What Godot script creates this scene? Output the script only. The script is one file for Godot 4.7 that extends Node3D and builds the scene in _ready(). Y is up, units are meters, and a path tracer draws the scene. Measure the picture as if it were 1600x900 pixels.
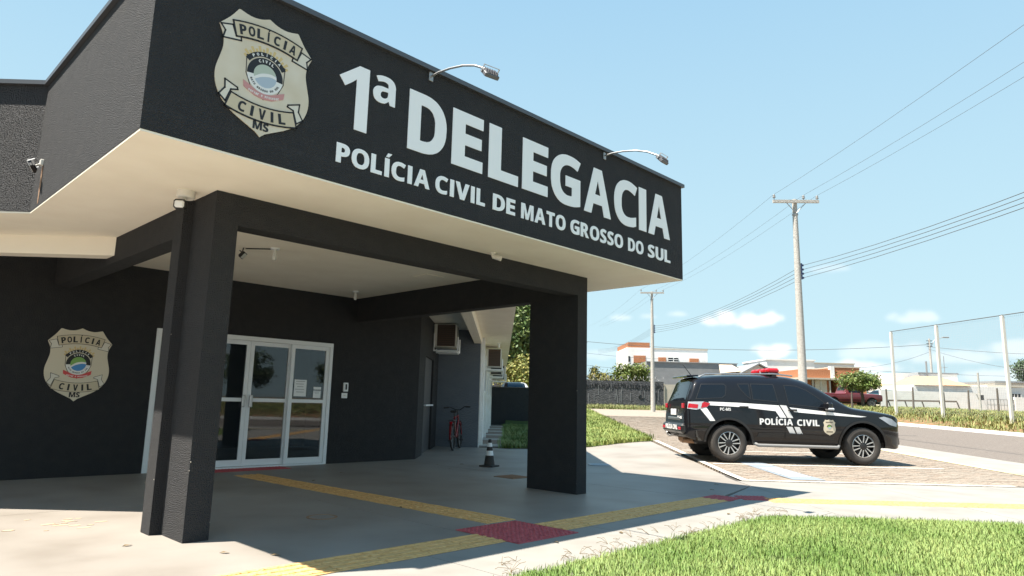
extends Node3D
# A corner police station with a deep black canopy, a patrol car parked on the paved bay, street and houses behind.
# u runs away from the camera along the wings of the building, v to the right; W(u, v, y) turns them into world points.

const S := 0.70710678
const H := 1.15
const GRADE := 0.0205
var M := {}
var rng := RandomNumberGenerator.new()
var names := {}

# ---------------------------------------------------------------- mesh helper
class MB:
	var p := PackedVector3Array()
	var n := PackedVector3Array()
	var c := PackedColorArray()
	var col := Color(1, 1, 1)
	var coloured := false

	func tri3(a: Vector3, b: Vector3, d: Vector3, na: Vector3, nb: Vector3, nd: Vector3) -> void:
		p.push_back(a); p.push_back(d); p.push_back(b)
		n.push_back(na); n.push_back(nd); n.push_back(nb)
		if coloured:
			c.push_back(col); c.push_back(col); c.push_back(col)

	func tri(a: Vector3, b: Vector3, d: Vector3) -> void:
		var m := (b - a).cross(d - a).normalized()
		tri3(a, b, d, m, m, m)

	func quad(a: Vector3, b: Vector3, d: Vector3, e: Vector3) -> void:
		tri(a, b, d)
		tri(a, d, e)

	func hexa(k: Array) -> void:  # 8 corners: bottom 0-3 counter-clockwise seen from above, top 4-7
		quad(k[4], k[5], k[6], k[7]); quad(k[3], k[2], k[1], k[0])
		for i in 4:
			var j := (i + 1) % 4
			quad(k[i], k[j], k[4 + j], k[4 + i])

	func box(at: Vector3, size: Vector3, b := Basis()) -> void:
		var h := size / 2
		var k := []
		for y in [-1, 1]:
			for q in [[-1, 1], [1, 1], [1, -1], [-1, -1]]:
				k.push_back(at + b * Vector3(h.x * q[0], h.y * y, h.z * q[1]))
		hexa(k)

	func cbox(at: Vector3, size: Vector3, ch: float, b := Basis()) -> void:  # a box with chamfered edges
		var h := size / 2
		var f := func(x: float, y: float, z: float) -> Vector3: return at + b * Vector3(x, y, z)
		for ax in 3:
			for sg in [-1.0, 1.0]:
				var k := []
				for q in [[-1, -1], [1, -1], [1, 1], [-1, 1]]:
					var v := Vector3.ZERO
					v[ax] = h[ax] * sg
					v[(ax + 1) % 3] = (h[(ax + 1) % 3] - ch) * q[0]
					v[(ax + 2) % 3] = (h[(ax + 2) % 3] - ch) * q[1]
					k.push_back(f.call(v.x, v.y, v.z))
				if sg > 0: quad(k[0], k[1], k[2], k[3])
				else: quad(k[3], k[2], k[1], k[0])
		for ax in 3:
			var a1 := (ax + 1) % 3
			var a2 := (ax + 2) % 3
			for s1 in [-1.0, 1.0]:
				for s2 in [-1.0, 1.0]:
					var k := []
					for q in [[0, -1], [0, 1], [1, 1], [1, -1]]:
						var v := Vector3.ZERO
						v[ax] = (h[ax] - ch) * q[1]
						v[a1] = (h[a1] - (ch if q[0] == 1 else 0.0)) * s1
						v[a2] = (h[a2] - (ch if q[0] == 0 else 0.0)) * s2
						k.push_back(f.call(v.x, v.y, v.z))
					if s1 * s2 < 0: quad(k[0], k[1], k[2], k[3])
					else: quad(k[3], k[2], k[1], k[0])
		for s0 in [-1.0, 1.0]:
			for s1 in [-1.0, 1.0]:
				for s2 in [-1.0, 1.0]:
					var a: Vector3 = f.call(h.x * s0, (h.y - ch) * s1, (h.z - ch) * s2)
					var d: Vector3 = f.call((h.x - ch) * s0, h.y * s1, (h.z - ch) * s2)
					var e: Vector3 = f.call((h.x - ch) * s0, (h.y - ch) * s1, h.z * s2)
					if s0 * s1 * s2 > 0: tri(a, d, e)
					else: tri(a, e, d)

	func span(a: Vector3, b: Vector3) -> void:  # box between two corners
		box((a + b) / 2, (b - a).abs())

	func beam(a: Vector3, b: Vector3, w: float, h: float, up := Vector3.UP) -> void:  # a bar of rectangular section
		var z := (b - a).normalized()
		var x := up.cross(z).normalized()
		box((a + b) / 2, Vector3(w, h, a.distance_to(b)), Basis(x, z.cross(x), z))

	func tube(pts: Array, radii, seg := 8, caps := true) -> void:
		var rings := []
		var cnt := pts.size()
		var side := Vector3.ZERO
		for i in cnt:
			var t: Vector3 = (pts[mini(i + 1, cnt - 1)] - pts[maxi(i - 1, 0)]).normalized()
			if i == 0:
				side = t.cross(Vector3.UP if absf(t.y) < 0.9 else Vector3.RIGHT).normalized()
			side = (side - t * side.dot(t)).normalized()
			var o := t.cross(side)
			var r: float = radii[i] if radii is Array else radii
			var ring := []
			for k in seg:
				var a := TAU * k / seg
				var d := side * cos(a) + o * sin(a)
				ring.push_back([pts[i] + d * r, d])
			rings.push_back(ring)
		for i in cnt - 1:
			for k in seg:
				var l := (k + 1) % seg
				var a = rings[i][k]; var b = rings[i][l]; var d = rings[i + 1][l]; var e = rings[i + 1][k]
				tri3(a[0], b[0], d[0], a[1], b[1], d[1])
				tri3(a[0], d[0], e[0], a[1], d[1], e[1])
		if caps:
			for k in range(1, seg - 1):
				tri(rings[0][0][0], rings[0][k + 1][0], rings[0][k][0])
				tri(rings[-1][0][0], rings[-1][k][0], rings[-1][k + 1][0])

	func lathe(prof: Array, seg: int, xf := Transform3D(), smooth := false) -> void:  # prof: Vector2(radius, height) upwards
		for i in prof.size() - 1:
			var d: Vector2 = prof[i + 1] - prof[i]
			if d.length() < 1e-6: continue
			var nn := Vector2(d.y, -d.x).normalized()
			var n0 := nn; var n1 := nn
			if smooth:
				if i > 0:
					var e: Vector2 = prof[i] - prof[i - 1]
					n0 = (nn + Vector2(e.y, -e.x).normalized()).normalized()
				if i < prof.size() - 2:
					var e2: Vector2 = prof[i + 2] - prof[i + 1]
					n1 = (nn + Vector2(e2.y, -e2.x).normalized()).normalized()
			for k in seg:
				var q := []
				for a in [TAU * k / seg, TAU * (k + 1) / seg]:
					for j in 2:
						var r: Vector2 = prof[i + j]
						var m: Vector2 = n1 if j else n0
						q.push_back([xf * Vector3(r.x * cos(a), r.y, -r.x * sin(a)), (xf.basis * Vector3(m.x * cos(a), m.y, -m.x * sin(a))).normalized()])
				tri3(q[0][0], q[2][0], q[3][0], q[0][1], q[2][1], q[3][1])
				tri3(q[0][0], q[3][0], q[1][0], q[0][1], q[3][1], q[1][1])

	func prism(poly: PackedVector2Array, z0: float, z1: float, xf := Transform3D(), closed := true) -> void:  # outline in x, y pushed from z0 to z1
		var q := poly
		if Geometry2D.is_polygon_clockwise(q):  # Godot calls y-down clockwise; make it counter-clockwise with y up
			pass
		var area := 0.0
		for i in q.size():
			area += q[i].cross(q[(i + 1) % q.size()])
		if area < 0:
			q.reverse()
		var t := Geometry2D.triangulate_polygon(q)
		for i in range(0, t.size(), 3):
			var a := q[t[i]]; var b := q[t[i + 1]]; var d := q[t[i + 2]]
			if (b - a).cross(d - a) < 0:
				var w := b; b = d; d = w
			tri(xf * Vector3(a.x, a.y, z1), xf * Vector3(b.x, b.y, z1), xf * Vector3(d.x, d.y, z1))
			if closed: tri(xf * Vector3(a.x, a.y, z0), xf * Vector3(d.x, d.y, z0), xf * Vector3(b.x, b.y, z0))
		for i in q.size():
			var a := q[i]; var b := q[(i + 1) % q.size()]
			quad(xf * Vector3(a.x, a.y, z0), xf * Vector3(b.x, b.y, z0), xf * Vector3(b.x, b.y, z1), xf * Vector3(a.x, a.y, z1))

	func grid(g: Array, flip := false) -> void:  # rows of points, smooth
		var r := g.size(); var k: int = g[0].size()
		var nm := []
		for i in r:
			var row := []
			for j in k:
				var a: Vector3 = g[mini(i + 1, r - 1)][j] - g[maxi(i - 1, 0)][j]
				var b: Vector3 = g[i][mini(j + 1, k - 1)] - g[i][maxi(j - 1, 0)]
				var m := a.cross(b).normalized()
				row.push_back(-m if flip else m)
			nm.push_back(row)
		for i in r - 1:
			for j in k - 1:
				var a: Vector3 = g[i][j]; var b: Vector3 = g[i + 1][j]; var d: Vector3 = g[i + 1][j + 1]; var e: Vector3 = g[i][j + 1]
				if flip:
					tri3(a, d, b, nm[i][j], nm[i + 1][j + 1], nm[i + 1][j]); tri3(a, e, d, nm[i][j], nm[i][j + 1], nm[i + 1][j + 1])
				else:
					tri3(a, b, d, nm[i][j], nm[i + 1][j], nm[i + 1][j + 1]); tri3(a, d, e, nm[i][j], nm[i + 1][j + 1], nm[i][j + 1])

	func mesh() -> ArrayMesh:
		var a := []
		a.resize(Mesh.ARRAY_MAX)
		a[Mesh.ARRAY_VERTEX] = p
		a[Mesh.ARRAY_NORMAL] = n
		if coloured: a[Mesh.ARRAY_COLOR] = c
		var m := ArrayMesh.new()
		m.add_surface_from_arrays(Mesh.PRIMITIVE_TRIANGLES, a)
		return m

# ---------------------------------------------------------------- scene helpers
func W(u: float, v: float, y := 0.0) -> Vector3:
	return Vector3((u + v) * S, y, (v - u) * S)

func terr(u: float, v: float) -> float:
	return lerpf(0.88 * smoothstep(35.9, 36.6, u), GRADE * maxf(0.0, u - 12.0), smoothstep(1.0, 4.0, v)) + 0.62 * smoothstep(21.7, 25.5, v)

func G(u: float, v: float, off := 0.0) -> Vector3:
	return W(u, v, terr(u, v) + off)

func numbered(called: String) -> String:
	var k: int = names.get(called, -1) + 1
	names[called] = k
	return called if k == 0 else "%s_%03d" % [called, k]

func thing(called: String, label: String, category: String, at := Vector3.ZERO, turn := 0.0, group := "") -> Node3D:
	var o := Node3D.new()
	o.name = numbered(called)
	add_child(o)
	o.position = at
	o.rotation.y = turn
	o.set_meta("label", label)
	o.set_meta("category", category)
	if group: o.set_meta("group", group)
	return o

func place(called: String, mesh: Mesh, m: Material, parent: Node) -> MeshInstance3D:
	var o := MeshInstance3D.new()
	o.name = called
	o.mesh = mesh
	o.material_override = m
	parent.add_child(o, true)
	return o

func part(called: String, b: MB, m: Material, parent: Node) -> MeshInstance3D:
	return place(called, b.mesh(), m, parent)

func wpart(called: String, b: MB, m: Material, parent: Node3D) -> MeshInstance3D:  # shape given in world coordinates
	var o := part(called, b, m, parent)
	o.position = -parent.position
	return o

func ground_sheet(called: String, b: MB, m: Material) -> MeshInstance3D:
	var o := place(numbered(called), b.mesh(), m, self)
	o.set_meta("kind", "structure")
	return o

func sheet(corners: Array, nu: int, nv: int, off: float, b: MB) -> void:  # four (u, v) corners, draped on the terrain
	var g := []
	for i in nu + 1:
		var row := []
		for j in nv + 1:
			var a: Vector2 = corners[0].lerp(corners[1], float(i) / nu)
			var d: Vector2 = corners[3].lerp(corners[2], float(i) / nu)
			var q := a.lerp(d, float(j) / nv)
			row.push_back(G(q.x, q.y, off))
		g.push_back(row)
	b.grid(g)
	
func sheet_up(corners: Array, nu: int, nv: int, off: float, b: MB) -> void:
	var k := MB.new()
	sheet(corners, nu, nv, off, k)
	if k.n[0].y < 0:
		k = MB.new()
		sheet([corners[3], corners[2], corners[1], corners[0]], nu, nv, off, k)
	b.p.append_array(k.p)
	b.n.append_array(k.n)

# ---------------------------------------------------------------- materials
func lin(r: float, g: float, b: float) -> Color:
	return Color(r, g, b).linear_to_srgb()

func mat(r: float, g: float, b: float, rough := 0.8, metal := 0.0) -> StandardMaterial3D:
	var m := StandardMaterial3D.new()
	m.albedo_color = lin(r, g, b)
	m.roughness = rough
	m.metallic = metal
	m.cull_mode = BaseMaterial3D.CULL_DISABLED
	return m

func noise_img(freq: float, octaves: int, sd: int, kind := FastNoiseLite.TYPE_SIMPLEX_SMOOTH, size := 512) -> Image:
	var f := FastNoiseLite.new()
	f.noise_type = kind
	f.frequency = freq
	f.fractal_octaves = octaves
	f.seed = sd
	return f.get_seamless_image(size, size)

func ramp(img: Image, stops: Array) -> ImageTexture:  # stops: [value, linear colour]
	var o := Image.create(img.get_width(), img.get_height(), false, Image.FORMAT_RGB8)
	var lut := []
	for i in 256:
		var x := i / 255.0
		var c: Color = stops[-1][1]
		for k in stops.size() - 1:
			if x <= stops[k + 1][0]:
				c = stops[k][1].lerp(stops[k + 1][1], clampf((x - stops[k][0]) / (stops[k + 1][0] - stops[k][0]), 0, 1))
				break
		lut.push_back(c.linear_to_srgb())
	for y in img.get_height():
		for x in img.get_width():
			o.set_pixel(x, y, lut[int(img.get_pixel(x, y).r * 255)])
	return ImageTexture.create_from_image(o)

func bump(img: Image, strength: float) -> ImageTexture:
	var o: Image = img.duplicate()
	o.convert(Image.FORMAT_RGBA8)
	o.bump_map_to_normal_map(strength)
	return ImageTexture.create_from_image(o)

func textured(tex: Texture2D, per_metre: float, rough: float, normal: Texture2D = null, strength := 1.0) -> StandardMaterial3D:
	var m := mat(1, 1, 1, rough)
	m.albedo_color = Color.WHITE
	m.albedo_texture = tex
	m.uv1_triplanar = true
	m.uv1_world_triplanar = true
	m.uv1_scale = Vector3.ONE * per_metre
	if normal:
		m.normal_enabled = true
		m.normal_texture = normal
		m.normal_scale = strength
	return m

func make_materials() -> void:
	var grain := noise_img(0.09, 3, 3)
	var coarse := noise_img(0.012, 5, 4)
	var speck := noise_img(0.2, 2, 5, FastNoiseLite.TYPE_CELLULAR)
	var nb := bump(grain, 14.0)
	var paint := ramp(coarse, [[0.0, Color(0.039, 0.041, 0.046)], [0.5, Color(0.043, 0.0445, 0.049)], [1.0, Color(0.05, 0.0505, 0.053)]]).get_image()
	var chip := RandomNumberGenerator.new()
	chip.seed = 2
	for k in 46:  # flecks where the paint has chipped off
		var x := chip.randi_range(3, 508)
		var y := chip.randi_range(3, 508)
		var tone := lin(0.2, 0.19, 0.18) if k % 3 == 0 else lin(0.1, 0.097, 0.095)
		for j in chip.randi_range(1, 4): paint.set_pixel(x + chip.randi_range(-1, 1), y + chip.randi_range(-1, 2), tone)
	M.stucco = textured(ImageTexture.create_from_image(paint), 0.8, 0.85, bump(noise_img(0.17, 3, 33), 14.0), 2.6)
	M.stucco_smooth = textured(M.stucco.albedo_texture, 0.8, 0.6, nb, 0.3)
	M.rust_slab = textured(ramp(coarse, [[0.0, Color(0.13, 0.09, 0.065)], [1.0, Color(0.2, 0.145, 0.11)]]), 0.7, 0.85, nb, 0.3)
	M.grey_paint = textured(ramp(coarse, [[0.0, Color(0.105, 0.125, 0.15)], [1.0, Color(0.14, 0.155, 0.175)]]), 0.4, 0.7, nb, 0.3)
	M.white_wall = textured(ramp(coarse, [[0.0, Color(0.66, 0.63, 0.58)], [0.4, Color(0.74, 0.73, 0.7)], [1.0, Color(0.78, 0.78, 0.77)]]), 0.3, 0.75, nb, 0.2)
	M.soffit = textured(ramp(coarse, [[0.0, Color(0.8, 0.73, 0.61)], [1.0, Color(0.86, 0.8, 0.68)]]), 0.25, 0.8)
	M.floor = textured(ramp(noise_img(0.006, 6, 8), [[0.0, Color(0.215, 0.192, 0.167)], [0.35, Color(0.255, 0.231, 0.205)], [0.6, Color(0.272, 0.248, 0.222)], [1.0, Color(0.3, 0.276, 0.248)]]), 0.22, 0.5)
	M.floor.metallic_specular = 0.35
	M.walk = textured(ramp(noise_img(0.008, 6, 9), [[0.0, Color(0.225, 0.212, 0.19)], [0.5, Color(0.26, 0.248, 0.226)], [1.0, Color(0.285, 0.273, 0.25)]]), 0.3, 0.7)
	M.asphalt = textured(ramp(noise_img(0.05, 6, 10), [[0.0, Color(0.11, 0.092, 0.079)], [0.5, Color(0.155, 0.131, 0.113)], [1.0, Color(0.2, 0.172, 0.15)]]), 0.35, 0.85, bump(speck, 6.0), 0.6)
	M.earth = textured(ramp(noise_img(0.03, 6, 11), [[0.0, Color(0.12, 0.12, 0.035)], [0.45, Color(0.16, 0.14, 0.06)], [0.6, Color(0.26, 0.14, 0.075)], [1.0, Color(0.36, 0.17, 0.09)]]), 0.12, 0.95, nb, 0.6)
	M.turf = textured(ramp(noise_img(0.04, 5, 12), [[0.0, Color(0.05, 0.075, 0.016)], [1.0, Color(0.09, 0.13, 0.03)]]), 0.7, 0.95, nb, 0.8)
	M.joint = mat(0.06, 0.055, 0.05, 0.95)
	M.paver = textured(ramp(noise_img(0.05, 5, 13), [[0.0, Color(0.24, 0.195, 0.155)], [0.5, Color(0.29, 0.245, 0.2)], [1.0, Color(0.33, 0.285, 0.24)]]), 0.5, 0.85, nb, 0.4)
	M.paver_b = textured(ramp(noise_img(0.05, 5, 14), [[0.0, Color(0.26, 0.2, 0.155)], [1.0, Color(0.3, 0.245, 0.195)]]), 0.6, 0.85, nb, 0.4)
	M.line = textured(ramp(noise_img(0.08, 5, 15), [[0.0, Color(0.4, 0.38, 0.33)], [0.35, Color(0.58, 0.56, 0.5)], [1.0, Color(0.68, 0.67, 0.63)]]), 0.8, 0.8)
	M.yellow_line = textured(ramp(noise_img(0.08, 5, 16), [[0.0, Color(0.5, 0.42, 0.22)], [0.4, Color(0.66, 0.58, 0.33)], [1.0, Color(0.72, 0.65, 0.4)]]), 0.8, 0.8)
	M.blue_mark = textured(ramp(noise_img(0.08, 5, 17), [[0.0, Color(0.22, 0.235, 0.25)], [1.0, Color(0.17, 0.225, 0.285)]]), 0.7, 0.85)
	M.tactile = textured(ramp(noise_img(0.05, 5, 18), [[0.0, Color(0.56, 0.31, 0.11)], [0.5, Color(0.72, 0.43, 0.165)], [1.0, Color(0.76, 0.5, 0.23)]]), 0.45, 0.75, nb, 0.3)
	M.tactile_red = textured(ramp(noise_img(0.05, 5, 19), [[0.0, Color(0.33, 0.045, 0.055)], [0.6, Color(0.47, 0.075, 0.085)], [1.0, Color(0.52, 0.14, 0.14)]]), 0.45, 0.7, nb, 0.3)
	M.white_paint = mat(0.78, 0.79, 0.79, 0.6)
	M.letter = mat(0.86, 0.87, 0.88, 0.65)
	M.coping = mat(0.11, 0.112, 0.12, 0.45, 0.6)
	M.alu = mat(0.74, 0.76, 0.78, 0.35)
	M.steel = mat(0.42, 0.42, 0.42, 0.35, 0.9)
	M.galv = mat(0.36, 0.36, 0.36, 0.45, 0.7)
	M.black_plastic = mat(0.012, 0.012, 0.013, 0.5)
	M.grey_plastic = mat(0.2, 0.2, 0.2, 0.55)
	M.cream_plastic = mat(0.7, 0.67, 0.6, 0.5)
	M.lens = mat(0.7, 0.7, 0.66, 0.15)
	M.rust = textured(ramp(noise_img(0.06, 5, 20), [[0.0, Color(0.2, 0.1, 0.05)], [1.0, Color(0.38, 0.25, 0.16)]]), 2.0, 0.9)
	M.concrete_pole = textured(ramp(noise_img(0.03, 5, 21), [[0.0, Color(0.36, 0.34, 0.31)], [1.0, Color(0.52, 0.5, 0.47)]]), 0.5, 0.9, nb, 0.3)
	M.wire = mat(0.09, 0.09, 0.09, 0.6)
	M.wood = textured(ramp(noise_img(0.05, 5, 22), [[0.0, Color(0.07, 0.055, 0.045)], [1.0, Color(0.17, 0.145, 0.12)]]), 1.0, 0.95)
	M.brick = textured(ramp(noise_img(0.06, 6, 23), [[0.0, Color(0.3, 0.1, 0.045)], [0.5, Color(0.42, 0.17, 0.08)], [1.0, Color(0.52, 0.27, 0.15)]]), 0.35, 0.95, nb, 0.5)
	M.render_white = textured(ramp(noise_img(0.02, 6, 24), [[0.0, Color(0.66, 0.63, 0.6)], [0.5, Color(0.78, 0.77, 0.75)], [1.0, Color(0.83, 0.82, 0.8)]]), 0.12, 0.9)
	M.render_grey = textured(ramp(noise_img(0.02, 6, 25), [[0.0, Color(0.2, 0.21, 0.22)], [1.0, Color(0.27, 0.28, 0.29)]]), 0.12, 0.9)
	M.render_beige = textured(ramp(noise_img(0.02, 6, 26), [[0.0, Color(0.42, 0.38, 0.31)], [1.0, Color(0.55, 0.5, 0.42)]]), 0.12, 0.9)
	M.old_wall = textured(ramp(noise_img(0.03, 6, 27), [[0.0, Color(0.04, 0.041, 0.046)], [0.6, Color(0.07, 0.072, 0.078)], [1.0, Color(0.14, 0.14, 0.145)]]), 0.2, 0.9, nb, 0.5)
	M.tile_roof = textured(ramp(noise_img(0.05, 5, 28), [[0.0, Color(0.46, 0.24, 0.12)], [1.0, Color(0.62, 0.4, 0.24)]]), 0.5, 0.9)
	M.tan_roof = textured(ramp(noise_img(0.05, 5, 29), [[0.0, Color(0.42, 0.33, 0.24)], [1.0, Color(0.55, 0.46, 0.36)]]), 0.5, 0.9)
	M.bark = textured(ramp(noise_img(0.06, 5, 30), [[0.0, Color(0.06, 0.045, 0.03)], [1.0, Color(0.16, 0.125, 0.09)]]), 1.5, 0.95, nb, 1.0)
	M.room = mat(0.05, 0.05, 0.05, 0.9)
	var gl := mat(0.02, 0.025, 0.03, 0.02)
	gl.transparency = BaseMaterial3D.TRANSPARENCY_ALPHA
	gl.albedo_color.a = 0.35
	gl.metallic_specular = 0.5
	M.glass = gl
	var cg := mat(0.006, 0.008, 0.012, 0.03)
	cg.metallic_specular = 0.5
	M.car_glass = cg
	M.rubber = mat(0.04, 0.036, 0.033, 0.85)
	M.leaf = leaf_mat(1.0)
	M.blade = leaf_mat(1.0)

func leaf_mat(_k: float) -> StandardMaterial3D:
	var m := mat(1, 1, 1, 0.6)
	m.albedo_color = Color.WHITE
	m.vertex_color_use_as_albedo = true
	m.backlight_enabled = true
	m.backlight = lin(0.05, 0.07, 0.015)
	return m

func car_paint(r: float, g: float, b: float) -> StandardMaterial3D:
	var m := mat(r, g, b, 0.35)
	m.metallic_specular = 0.2
	m.clearcoat_enabled = true
	m.clearcoat = 0.8
	m.clearcoat_roughness = 0.04
	return m

# ---------------------------------------------------------------- lettering
var lettering: Font
var plain_lettering: Font
var glyph_cache := {}

func one_glyph(ch: String, depth: float) -> Array:  # [vertices, normals] as loose triangles
	var key := "%s|%f" % [ch, depth]
	if glyph_cache.has(key): return glyph_cache[key]
	if lettering == null:
		var f := SystemFont.new()
		f.font_names = PackedStringArray(["Droid Sans"])
		f.font_weight = 700
		var fv := FontVariation.new()
		fv.base_font = f
		fv.variation_embolden = 0.45
		lettering = fv
		plain_lettering = f
	var t := TextMesh.new()
	t.font = plain_lettering if ch == ch.to_lower() else lettering
	t.text = ch
	t.font_size = 96
	t.pixel_size = 0.01
	t.curve_step = 1.0
	t.depth = depth
	var a := t.get_mesh_arrays()
	var vs := PackedVector3Array()
	var ns := PackedVector3Array()
	for i in a[Mesh.ARRAY_INDEX]:
		vs.push_back(a[Mesh.ARRAY_VERTEX][i])
		ns.push_back(a[Mesh.ARRAY_NORMAL][i])
	glyph_cache[key] = [vs, ns]
	return glyph_cache[key]

func glyphs(txt: String, depth: float) -> Array:
	var cap := extent(one_glyph("H", depth)[0])
	var vs := PackedVector3Array()
	var ns := PackedVector3Array()
	var pen := 0.0
	for ch in txt:
		if ch == " ":
			pen += 0.3
			continue
		if ch == "I" or ch == "Í":  # a plain bar, as the sign painter drew it
			var b := MB.new()
			b.span(Vector3(pen + 0.06, cap.position.y, -depth / 2), Vector3(pen + 0.24, cap.end.y, depth / 2))
			if ch == "Í":
				b.prism(PackedVector2Array([Vector2(pen + 0.09, cap.end.y + 0.05), Vector2(pen + 0.21, cap.end.y + 0.05), Vector2(pen + 0.33, cap.end.y + 0.2), Vector2(pen + 0.17, cap.end.y + 0.2)]), -depth / 2, depth / 2)
			vs.append_array(b.p)
			ns.append_array(b.n)
			pen += 0.3
			continue
		if ch == "V":
			var b := MB.new()
			var y0 := cap.position.y; var y1 := cap.end.y
			b.prism(PackedVector2Array([Vector2(pen + 0.01, y1), Vector2(pen + 0.2, y1), Vector2(pen + 0.335, y0 + 0.24), Vector2(pen + 0.47, y1), Vector2(pen + 0.66, y1), Vector2(pen + 0.435, y0), Vector2(pen + 0.235, y0)]), -depth / 2, depth / 2)
			vs.append_array(b.p)
			ns.append_array(b.n)
			pen += 0.68
			continue
		var g := one_glyph(ch, depth)
		var e := extent(g[0])
		for i in g[0].size():
			vs.push_back(g[0][i] + Vector3(pen + 0.035 - e.position.x, 0, 0))
		ns.append_array(g[1])
		pen += e.size.x + 0.075
	return [vs, ns]

func extent(vs: PackedVector3Array) -> AABB:
	var b := AABB(vs[0], Vector3.ZERO)
	for v in vs: b = b.expand(v)
	return b

func text_mesh(txt: String, x0: float, x1: float, y0: float, y1: float, depth: float, plain := "", form: CarForm = null, sg := 1.0) -> ArrayMesh:  # fitted to a box; with plain set, the height is that of the capitals
	var a := glyphs(txt, depth)
	var vs: PackedVector3Array = a[0]
	var b := extent(vs)
	var r := b
	if plain: r = extent(one_glyph("H", depth)[0])
	var base := r.position.y
	var sx := (x1 - x0) / b.size.x
	var sy := (y1 - y0) / r.size.y
	for i in vs.size():
		var v := vs[i]
		var q := Vector3(x0 + (v.x - b.position.x) * sx, y0 + (v.y - base) * sy, v.z + depth / 2)
		if form:
			var w := form.pt(q.x * sg, q.y, 0.008 + q.z)
			q = Vector3(w.x, w.y, w.z * sg)
		vs[i] = q
	var o := []
	o.resize(Mesh.ARRAY_MAX)
	o[Mesh.ARRAY_VERTEX] = vs
	var ns: PackedVector3Array = a[1]
	if sg < 0:
		for i in ns.size(): ns[i] = Vector3(-ns[i].x, ns[i].y, -ns[i].z)
	o[Mesh.ARRAY_NORMAL] = ns
	var m := ArrayMesh.new()
	m.add_surface_from_arrays(Mesh.PRIMITIVE_TRIANGLES, o)
	return m

# ---------------------------------------------------------------- camera, sky, sun
func _ready() -> void:
	rng.seed = 7
	var cam := Camera3D.new()
	cam.name = "camera"
	var yaw := deg_to_rad(45.683)
	var pitch := deg_to_rad(9.615)
	var roll := deg_to_rad(1.401)
	var f := Vector3(sin(yaw) * cos(pitch), sin(pitch), -cos(yaw) * cos(pitch))
	var r := Vector3(cos(yaw), 0, sin(yaw))
	var up := r.cross(f)
	var r2 := r * cos(roll) + up * sin(roll)
	var u2 := -r * sin(roll) + up * cos(roll)
	cam.transform = Transform3D(Basis(r2, u2, -f), Vector3(0, H, 0))
	cam.fov = rad_to_deg(2 * atan(450.0 / 1062.71))
	cam.near = 0.05
	cam.far = 3000
	add_child(cam)

	var env := Environment.new()
	env.background_mode = Environment.BG_SKY
	env.tonemap_mode = Environment.TONE_MAPPER_LINEAR
	env.tonemap_exposure = 2.75
	env.sdfgi_enabled = true
	env.ssao_enabled = true
	env.ssil_enabled = true
	var sm := ProceduralSkyMaterial.new()
	sm.sky_top_color = lin(0.022, 0.13, 0.285)
	sm.sky_horizon_color = lin(0.245, 0.335, 0.36)
	sm.sky_curve = 0.8
	sm.ground_horizon_color = lin(0.25, 0.24, 0.2)
	sm.ground_bottom_color = lin(0.15, 0.13, 0.1)
	sm.sun_angle_max = 0.0
	sm.sky_cover = clouds()
	sm.sky_cover_modulate = Color(1, 1, 1)
	env.sky = Sky.new()
	env.sky.sky_material = sm
	var we := WorldEnvironment.new()
	we.name = "world_environment"
	we.environment = env
	add_child(we)

	var sun := DirectionalLight3D.new()
	sun.name = "sun"
	sun.light_energy = 1.6
	sun.light_color = Color(1.0, 0.965, 0.91)
	sun.light_angular_distance = 0.53
	sun.shadow_enabled = true
	add_child(sun)
	sun.look_at_from_position(Vector3.ZERO, Vector3(0.435, -1.0, 0.205))

	make_materials()
	build_ground()
	build_station()
	build_tactile()
	build_station_fittings()
	build_patrol_car()
	build_street()
	build_background()
	build_small_things()
	build_grass()

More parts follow.
